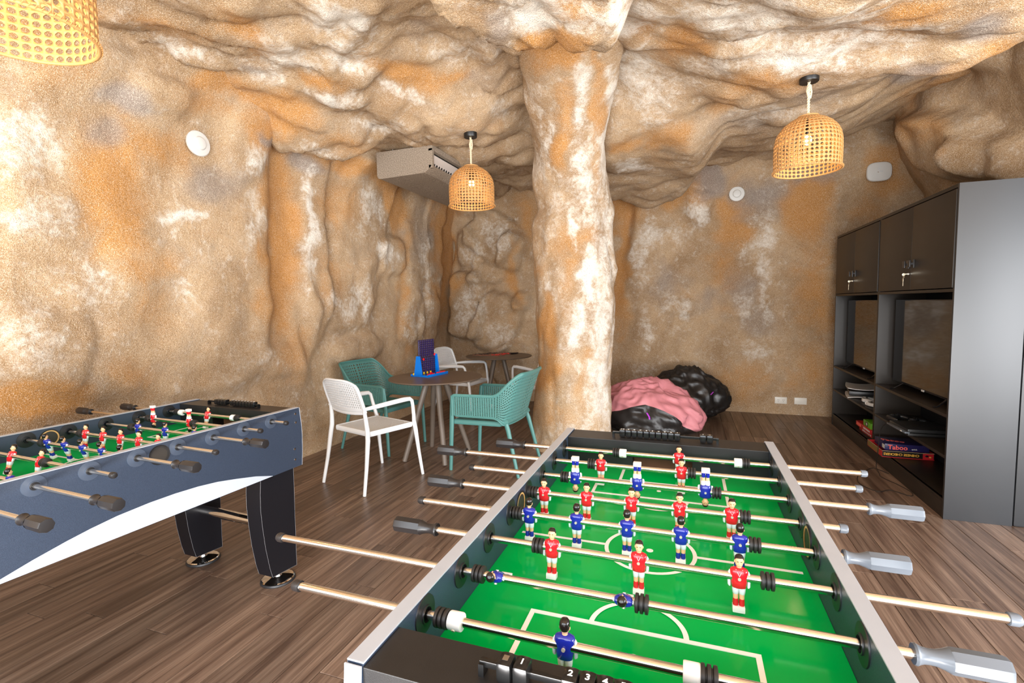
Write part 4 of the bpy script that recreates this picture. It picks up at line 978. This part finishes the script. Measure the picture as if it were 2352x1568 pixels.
for a, b, side in ((YA+t_+.002, 4.38, 1), (4.38, YM-t_*.9-.002, -1), (YM+t_*.9+.002, 5.69, 1), (5.69, YB-t_-.002, -1)):
    d = cb('door', X0-.004, X0+.014, a+.0012, b-.0012, dz0, dz1)
    # blocky pull near the meeting edge and, on the far leaf, a lock with hanging keys
    yc = (b-.045) if side == 1 else (a+.045)
    MB().box(-.012, -.004, yc-YA-.018, yc-YA+.018, 1.615, 1.675, 'grip_black', b=.001).box(-.030, -.012, yc-YA-.008, yc-YA+.008, 1.638, 1.652, 'grip_black').box(-.038, -.030, yc-YA-.024, yc-YA+.016, 1.620, 1.670, 'grip_black', b=.001).obj('door_pull', d)
    if side == -1:
        ky = a+.03-YA
        MB().lathe([(.010, -.009), (.010, -.004)], 'steel', 'X', 16, at=(0, ky, 1.575)).obj('lock', d)
        kk = MB().box(-.030, -.009, ky-.0012, ky+.0012, 1.572, 1.578, 'key_metal').lathe([(.008, -.0012), (.010, -.001), (.010, .001), (.008, .0012)], 'key_metal', 'Y', 16, at=(-.036, ky, 1.572))
        kk.tube([(-.036, ky+.008*math.cos(t), 1.556+.012*math.sin(t)) for t in np.linspace(0, 2*PI, 14)], .0010, 'key_metal', 6)
        kk.box(-.040, -.038, ky-.008, ky+.008, 1.522, 1.544, 'key_metal', b=.0006).box(-.040, -.038, ky-.004, ky+.002, 1.488, 1.522, 'key_metal').obj('key', d)
# screens
def screen(ya, yb, z0, z1, label):
    x = 1.625; T = empty('flat_screen', (x, (ya+yb)/2, z0-.048), 0, label=label, cat='television', group='screens in the cabinet niches')
    w = (yb-ya)/2; o = .048; h = z1-z0
    MB().box(0, .035, -w, w, o, o+h, 'bezel', b=.003).obj('housing', T)
    MB().box(-.0012, 0, -w+.008, w-.008, o+.016, o+h-.008, 'screen').obj('display', T, smooth=0)
    MB().box(-.003, 0, -.02, .02, o-.003, o+.010, 'fixture_grey').obj('status_plate', T)
    for s in (-1, 1): MB().tube([(.010, s*w*.62, o+.01), (-.055, s*w*.66, .005), (-.080, s*w*.66, .004)], (.008, .004), 'bezel', 8).tube([(.022, s*w*.62, o+.01), (.085, s*w*.66, .005)], (.008, .004), 'bezel', 8).obj('stand_foot', T)
screen(3.80, 4.93, .715, 1.385, 'large flat screen in the cabinet niche nearer the camera, below the wide doors')
screen(5.09, 6.22, .715, 1.385, 'flat screen in the cabinet niche nearer the back wall')
# consoles and pads
def pad(name, x, y, z, rz, m, label, dark):
    T = empty(name, (x, y, z), rz, label=label, cat='game controller', group='%s game controllers on the shelf' % dark)
    b = MB(); b.loft([(0, 0, .004, .050, .022), (0, 0, .012, .058, .030), (0, 0, .028, .058, .030), (0, 0, .036, .048, .024)], m, 18, 3).obj('body', T)
    for s in (-1, 1):
        MB().tube([(s*.045, .012, .022), (s*.064, -.018, .020), (s*.070, -.052, .016), (s*.066, -.072, .014)], [.019, .020, .016, .009], m, 12).obj('grip', T)
        MB().lathe([(.004, .034), (.004, .042), (.009, .043), (.009, .046)], 'grip_black' if m != 'console_black' else 'bezel', 'Z', 14, at=(s*.022, -.012, 0)).obj('thumb_stick', T)
    MB().box(-.018, .018, -.002, .022, .034, .037, 'grip_black' if m != 'console_black' else 'grip_grey', b=.001).obj('touch_pad', T)
    return T
pad('game_controller', 1.615, 5.545, .407, 1.3, 'console_white', 'white game controller beside the white console', 'white')
pad('game_controller', 1.60, 5.31, .407, 1.9, 'console_white', 'white game controller nearest the middle divider', 'white')
pad('game_controller', 1.600, 4.80, .407, .7, 'console_black', 'black game controller nearest the middle divider', 'black')
pad('game_controller', 1.685, 4.66, .407, 1.0, 'console_black', 'black game controller just behind the dark console', 'black')
T = empty('game_console', (1.68, 5.90, .414), math.radians(78), label='white game console with curved shell lying on the far shelf of the cabinet', cat='game console')
MB().box(-.19, .19, -.115, .115, .018, .062, 'grip_black', b=.01).obj('core', T)
for z, s in ((.008, 1), (.074, -1)):
    R = []
    for i in range(15):
        u = -1+2*i/14; q = [(u*.205, w*(.135-.012*u*u), z-s*.012*abs(w)**2+s*(-.004)*u*u) for w in np.linspace(-1, 1, 9)]; R.append(q+[(a, b, c+.006) for a, b, c in q[::-1]])
    mm = MB(); mm.rings(R, 'console_white'); mm.obj('cover', T)
T = empty('game_console', (1.62, 4.38, .4055), 0, label='dark flat game console jutting over the near shelf of the cabinet', cat='game console')
MB().box(-.13, .17, -.15, .15, .004, .022, 'console_black', b=.002, rot=.05).box(-.13, .17, -.145, .155, .027, .050, 'console_black', b=.002, rot=.05).obj('body', T)
MB().box(-.150, -.120, -.150, .150, .020, .031, 'grip_grey', b=.002, rot=.05, at=(0, 0, .02)).obj('front_strip', T)
MB().box(-.1525, -.150, -.10, -.08, .022, .030, 'fixture_white', rot=.05, at=(0, 0, .02)).obj('port', T)
# board games on the bottom shelf
def tM(x, y, z, face, size_rot=0):
    """text matrix: face '-x' or '-y' or 'top'"""
    if face == '-y': R = Matrix.Rotation(PI/2, 4, 'X')
    elif face == '-x': R = Matrix.Rotation(-PI/2, 4, 'Z') @ Matrix.Rotation(PI/2, 4, 'X')
    else: R = Matrix.Identity(4)
    return Matrix.Translation((x, y, z)) @ R @ Matrix.Rotation(size_rot, 4, 'Z')
ZS = .1255
o = MB(); x0, x1, y0, y1 = 1.483, 1.826, 4.650, 4.995; h = .052; w = .004
o.box(x0, x1, y0, y1, ZS, ZS+.004, 'box_red')
o.box(x0, x1, y0, y0+w, ZS+.004, ZS+h, 'box_black').box(x0, x1, y1-w, y1, ZS+.004, ZS+h, 'box_red').box(x0, x0+w, y0+w, y1-w, ZS+.004, ZS+h, 'box_gold').box(x1-w, x1, y0+w, y1-w, ZS+.004, ZS+h, 'box_red')
o.box(x0+w, x1-w, y0+w, y1-w, ZS+.004, ZS+.006, 'box_red')
for a, b, c, d in ((x0-.001, x1, y0-.001, y0+.001), (x0-.001, x0+.001, y0, y1)): o.box(a, b, c, d, ZS+h-.002, ZS+h, 'card_edge')
o.box(x0-.0012, x0, y0, y0+.07, ZS+.003, ZS+h-.003, 'box_red').box(x1-.075, x1-.006, y0-.0012, y0, ZS+.004, ZS+h-.003, 'box_red')
o.text('CHINESE CHECKERS', .026, tM((x0+x1)/2-.045, y0-.001, ZS+.028, '-y', PI), 'text_gold')
o.ball((x1-.050, y0-.0015, ZS+.03), (.012, .0015, .008), 'chip_black', 10, 6); o.ball((x1-.028, y0-.0015, ZS+.022), (.008, .0015, .006), 'text_gold', 8, 5)
tag(o.obj('board_game_box', smooth=20), 'open black and red game box with upside-down golden lettering, sticking out of the bottom shelf', 'game box')
o = MB(); q0, q1, s0, s1, zb = 1.507, 1.800, 4.672, 4.905, ZS+h+.0005
o.box(q0, q1, s0, s1, zb, zb+.052, 'box_navy', b=.001)
o.text('Taboo', .050, tM(q0+.085, s0-.001, zb+.024, '-y'), 'text_coral').text('quick', .017, tM(q0+.195, s0-.001, zb+.018, '-y'), 'fixture_grey')
o.text('Taboo', .060, tM(q0+.085, s0+.11, zb+.0525, 'top', -.35), 'text_coral')
o.box(q0-.001, q0, s0+.01, s0+.06, zb+.008, zb+.040, 'fixture_white')
tag(o.obj('board_game_box', smooth=20), 'dark navy game box with coral lettering lying on top of the open box', 'game box')
o = MB().box(1.590, 1.83, 5.235, 5.60, ZS, ZS+.036, 'box_red', b=.001)
for k in range(6): o.box(1.5885, 1.590, 5.27+k*.042, 5.295+k*.042, ZS+.010, ZS+.026, 'fixture_white')
tag(o.obj('board_game_box', smooth=20), 'slim red game box at the bottom of the pile beyond the cabinet divider', 'game box')
o = MB().box(1.572, 1.81, 5.215, 5.64, ZS+.0365, ZS+.078, 'box_red', b=.001)
for k in range(5): o.box(1.5705, 1.572, 5.25+k*.036, 5.275+k*.036, ZS+.050, ZS+.066, 'fixture_white')
o.box(1.5705, 1.572, 5.50, 5.62, ZS+.045, ZS+.070, 'text_coral')
tag(o.obj('board_game_box', smooth=20), 'thicker red game box directly under the small green box', 'game box')
o = MB().box(1.580, 1.79, 5.255, 5.455, ZS+.0785, ZS+.132, 'box_green', b=.001).box(1.5785, 1.580, 5.33, 5.39, ZS+.084, ZS+.126, 'box_black').ball((1.5785, 5.36, ZS+.105), (.0015, .018, .014), 'fixture_grey', 12, 6)
tag(o.obj('board_game_box', smooth=20), 'small bright green game box on top of the red boxes', 'game box')
# cable
def smooth_path(P, n=8):
    P = [Vector(p) for p in P]; P = [P[0]]+P+[P[-1]]; out = []
    for i in range(1, len(P)-2):
        for k in range(n):
            t = k/n; a, b, c, d = P[i-1:i+3]
            out.append(.5*((2*b)+(c-a)*t+(2*a-5*b+4*c-d)*t*t+(3*b-a-3*c+d)*t**3))
    return out+[P[-2]]
z = .003
cp = [(1.52, 4.545, .430), (1.49, 4.575, .425), (1.468, 4.64, .36), (1.458, 4.655, .25), (1.455, 4.66, .15), (1.462, 4.70, .06), (1.47, 4.72, .010), (1.451, 4.60, z), (1.44, 4.50, z), (1.50, 4.33, z), (1.525, 4.20, z), (1.49, 4.12, .004), (1.40, 4.20, .006), (1.33, 4.16, .004), (1.28, 4.18, z), (1.235, 4.30, z), (1.27, 4.47, z), (1.36, 4.62, z), (1.45, 4.72, .006), (1.515, 4.60, .006)]
tag(MB().tube(smooth_path(cp), .0026, 'cable_black', 8).obj('cable'), 'thin black cable trailing from the console shelf and looping on the floor', 'cable')

# ------------------------------------------------------------------ pendant lamps
def pendant_parts():
    P = []; r = .205
    pr_ = [(.205, 0), (.207, .06), (.208, .13), (.206, .19), (.197, .235), (.180, .270), (.152, .303), (.118, .330), (.080, .350), (.062, .357)]
    L = [0]
    for (a, b), (c, d) in zip(pr_, pr_[1:]): L.append(L[-1]+math.hypot(c-a, d-b))
    def prof(v):
        s = v*L[-1]; return np.interp(s, L, [p[0] for p in pr_]), np.interp(s, L, [p[1] for p in pr_])
    def f(u, v):
        q, h = prof(v); return (q*math.cos(2*PI*u), q*math.sin(2*PI*u), h)
    P.append(('shade', MB().perf(f, 44, 16, 'rattan', .74, 'octagon').mesh('shade', 60), .0035))
    b = MB().tube([(.206*math.cos(t), .206*math.sin(t), 0) for t in np.linspace(0, 2*PI, 49)], .0055, 'rattan', 8)
    for k in range(96):
        t = 2*PI*k/96; b.tube([(.2125*math.cos(t), .2125*math.sin(t), -.004), (.2135*math.cos(t+.03), .2135*math.sin(t+.03), .007)], .0016, 'rattan', 4)
    P.append(('lower_rim', b.mesh('lower_rim', 60), 0))
    P.append(('top_ring', MB().lathe([(.030, .352), (.066, .352), (.068, .357), (.066, .363), (.030, .362)], 'rattan', 'Z', 36, caps=False).mesh('top_ring', 50), 0))
    P.append(('lamp_socket', MB().lathe([(.016, .235), (.020, .240), (.020, .300), (.012, .310), (.010, .362)], 'canopy_black', 'Z', 18).mesh('lamp_socket', 40), 0))
    P.append(('bulb', MB().ball((0, 0, .205), (.027, .027, .033), 'bulb', 18, 12).mesh('bulb', 180), 0))
    return P
PP = pendant_parts()
def pendant(x, y, zr, label):
    zc = ceil_z(x, y)
    T = empty('pendant_lamp', (x, y, zr), 0, label=label, cat='lamp', group='woven cane pendant lamps')
    for nm, me, th in PP:
        o = put(nm, me, T)
        if th: md = o.modifiers.new('thickness', 'SOLIDIFY'); md.thickness = th
    top = zc-zr
    tag(MB().lathe([(.058, top-.030), (.060, top-.026), (.060, top+.03)], 'canopy_black', 'Z', 32).obj('ceiling_rose', T), 'black ceiling rose')
    a, b = .360, top-.028; n = int((b-a)/.004)
    for ph in (0, PI):
        MB().tube([(.0048*math.cos(ph+170*h), .0048*math.sin(ph+170*h), h) for h in np.linspace(a, b, n)], .0052, 'rope', 6).obj('rope', T)
    MB().tube([(.010, 0, b-.11), (.016, 0, b-.07), (.010, .004, b-.02), (-.004, .008, b-.015), (-.012, 0, b-.06), (-.004, -.006, b-.10)], .0055, 'rope', 6).obj('rope_knot', T)
    l = bpy.data.lights.new('bulb_light', 'POINT'); l.energy = 1.8; l.color = (1, .68, .34); l.shadow_soft_size = .03
    lo = bpy.data.objects.new('bulb_light', l); COL.objects.link(lo); lo.parent = T; lo.location = (0, 0, .15)
pendant(-1.88, 4.2, 2.305, 'woven cane pendant lamp hanging over the near round table, in front of the air conditioner')
pendant(.76, 3.95, 2.285, 'woven cane pendant lamp hanging by itself before the back wall, right of the column')
pendant(-1.90, .93, 2.235, 'woven cane pendant lamp partly cut off by the top corner, over the blue-sided football table')

# ------------------------------------------------------------------ air conditioner under the vault
A = empty('air_conditioner', (-2.645, 5.1, 2.68), 0, label='sand-coloured ceiling air conditioner with a long slot, hanging in the left rear corner', cat='air conditioner')
hx, ya, yb, hh = .315, -.80, .80, .262
sec = [(-hx, .03), (-hx+.012, .008), (-hx+.04, 0), (hx-.09, .010), (hx-.035, .045), (hx-.010, .075)]
sec2 = [(hx, .215), (hx, hh), (-hx, hh)]
MB().prism(sec+[(hx-.04, .080), (hx-.04, .212)]+sec2, 'Y', ya, yb, 'ac_shell').obj('shell', A, smooth=30)
MB().box(hx-.04, hx-.001, ya, ya+.035, .05, hh-.03, 'ac_shell').box(hx-.04, hx-.001, yb-.035, yb, .05, hh-.03, 'ac_shell').obj('end_cheek', A, smooth=0)
MB().box(hx-.055, hx-.038, ya+.03, yb-.03, .08, .212, 'ac_dark').obj('slot_recess', A, smooth=0)
MB().box(hx-.036, hx-.028, ya+.05, yb-.05, .112, .190, 'ac_vane', rot=Matrix.Rotation(.12, 4, 'Y')).obj('vane', A, smooth=0)
fb = MB()
for k in range(30): fb.tube([(hx-.030, ya+.06+k*.051, .088), (hx-.030, ya+.075+k*.051, .112)], .007, 'ac_vane', 6)
fb.obj('louvre_row', A)
for yy in (ya+.12, ya+.62, yb-.2):
    zz = ceil_z(-2.645-.2, 5.1+yy)-2.68+.03
    MB().cyl((-.2, yy, hh-.005), (-.2, yy, max(zz, hh+.05)), .004, 'fixture_grey', 8).obj('hanger_rod', A)

# ------------------------------------------------------------------ fittings on the rock
def on_wall(name, wname, s, z, rz, mb, label, cat, prominence=1):
    pts = wall_at(wname, s, z, prominence); ax = 0 if wname != 'wall_back' else 1
    vals = pts[:, ax]; v = vals.max() if wname == 'wall_left' else vals.min()
    base = [0, 0, z]
    if wname == 'wall_left': base[0] = v; base[1] = -1.7+s
    elif wname == 'wall_back': base[1] = v; base[0] = -3.75+s
    o = empty(name, base, rz, label=label, cat=cat)
    for n_, m_ in mb: m_.obj(n_, o)
    return o
# local +y points into the wall, so the fitting shows its face along -y
def disc_fit(): return [('plate', MB().lathe([(.062, .02), (.085, .018), (.088, .002), (.082, -.005), (.060, -.009)], 'fixture_white', 'Y', 40)),
                        ('centre_dome', MB().lathe([(.050, -.008), (.044, -.013), (.040, -.020), (.034, -.022), (.010, -.023)], 'fixture_white', 'Y', 32))]
on_wall('wall_sounder', 'wall_left', 2.615+1.7, 2.575, PI/2, disc_fit(), 'round white disc fitting high on the bright left rock wall', 'wall fitting', 3)
on_wall('wall_sounder', 'wall_back', .54+3.75, 2.69, 0, disc_fit(), 'round white disc fitting on the back wall beside the single lamp', 'wall fitting', 3)
ap = MB(); R = []
for y_, r_x, r_z in ((.02, .112, .097), (-.010, .118, .103), (-.020, .112, .098), (-.026, .095, .082)):
    R.append([(r_x*math.copysign(abs(math.cos(a))**.62, math.cos(a)), y_, r_z*math.copysign(abs(math.sin(a))**.62, math.sin(a))) for a in np.linspace(0, 2*PI, 41)[:-1]])
ap.rings(R, 'fixture_white')
lb = MB().box(-.022, .010, -.0275, -.0262, .02, .048, 'fixture_white')
for k in range(4): lb.box(-.018, .004, -.0282, -.0274, .024+k*.006, .0265+k*.006, 'fixture_grey')
lb.box(-.002, .030, -.0285, -.0265, -.004, .004, 'fixture_grey').ball((-.016, -.027, -.008), (.007, .003, .006), 'steel', 10, 6)
on_wall('wireless_access_point', 'wall_back', 1.95+3.75, 2.78, 0, [('housing', ap), ('sticker', lb)], 'rounded square white wireless unit high on the back wall near the cabinet', 'network device', 3)
def plate(sockets):
    m = MB().box(-.066, .066, -.008, .02, -.041, .041, 'outlet_white', b=.003)
    q = [('cover_plate', m)]
    if sockets:
        k = MB()
        for s in (-1, 1):
            for a, b in ((-.007, .006), (.007, .006)): k.box(s*.028+a-.0015, s*.028+a+.0015, -.0095, -.0075, b-.006, b+.006, 'slot_dark')
            k.lathe([(.003, -.0095), (.003, -.0075)], 'slot_dark', 'Y', 10, at=(s*.028, 0, -.014))
        q.append(('socket', k))
    else:
        k = MB()
        for s in (-1, 1): k.lathe([(.003, -.0095), (.003, -.0075)], 'fixture_grey', 'Y', 10, at=(s*.05, 0, 0))
        q.append(('screw', k))
    return q
on_wall('wall_outlet', 'wall_back', 1.08+3.75, .172, 0, plate(1), 'cream double power outlet low on the back wall', 'outlet')
on_wall('wall_outlet', 'wall_back', 1.29+3.75, .175, 0, plate(0), 'blank cream cover plate low on the back wall, next to the power outlet', 'outlet')
on_wall('wall_outlet', 'wall_back', -.90+3.75, .20, 0, plate(0), 'cream cover plate low on the back wall, peeping out beside the column', 'outlet')
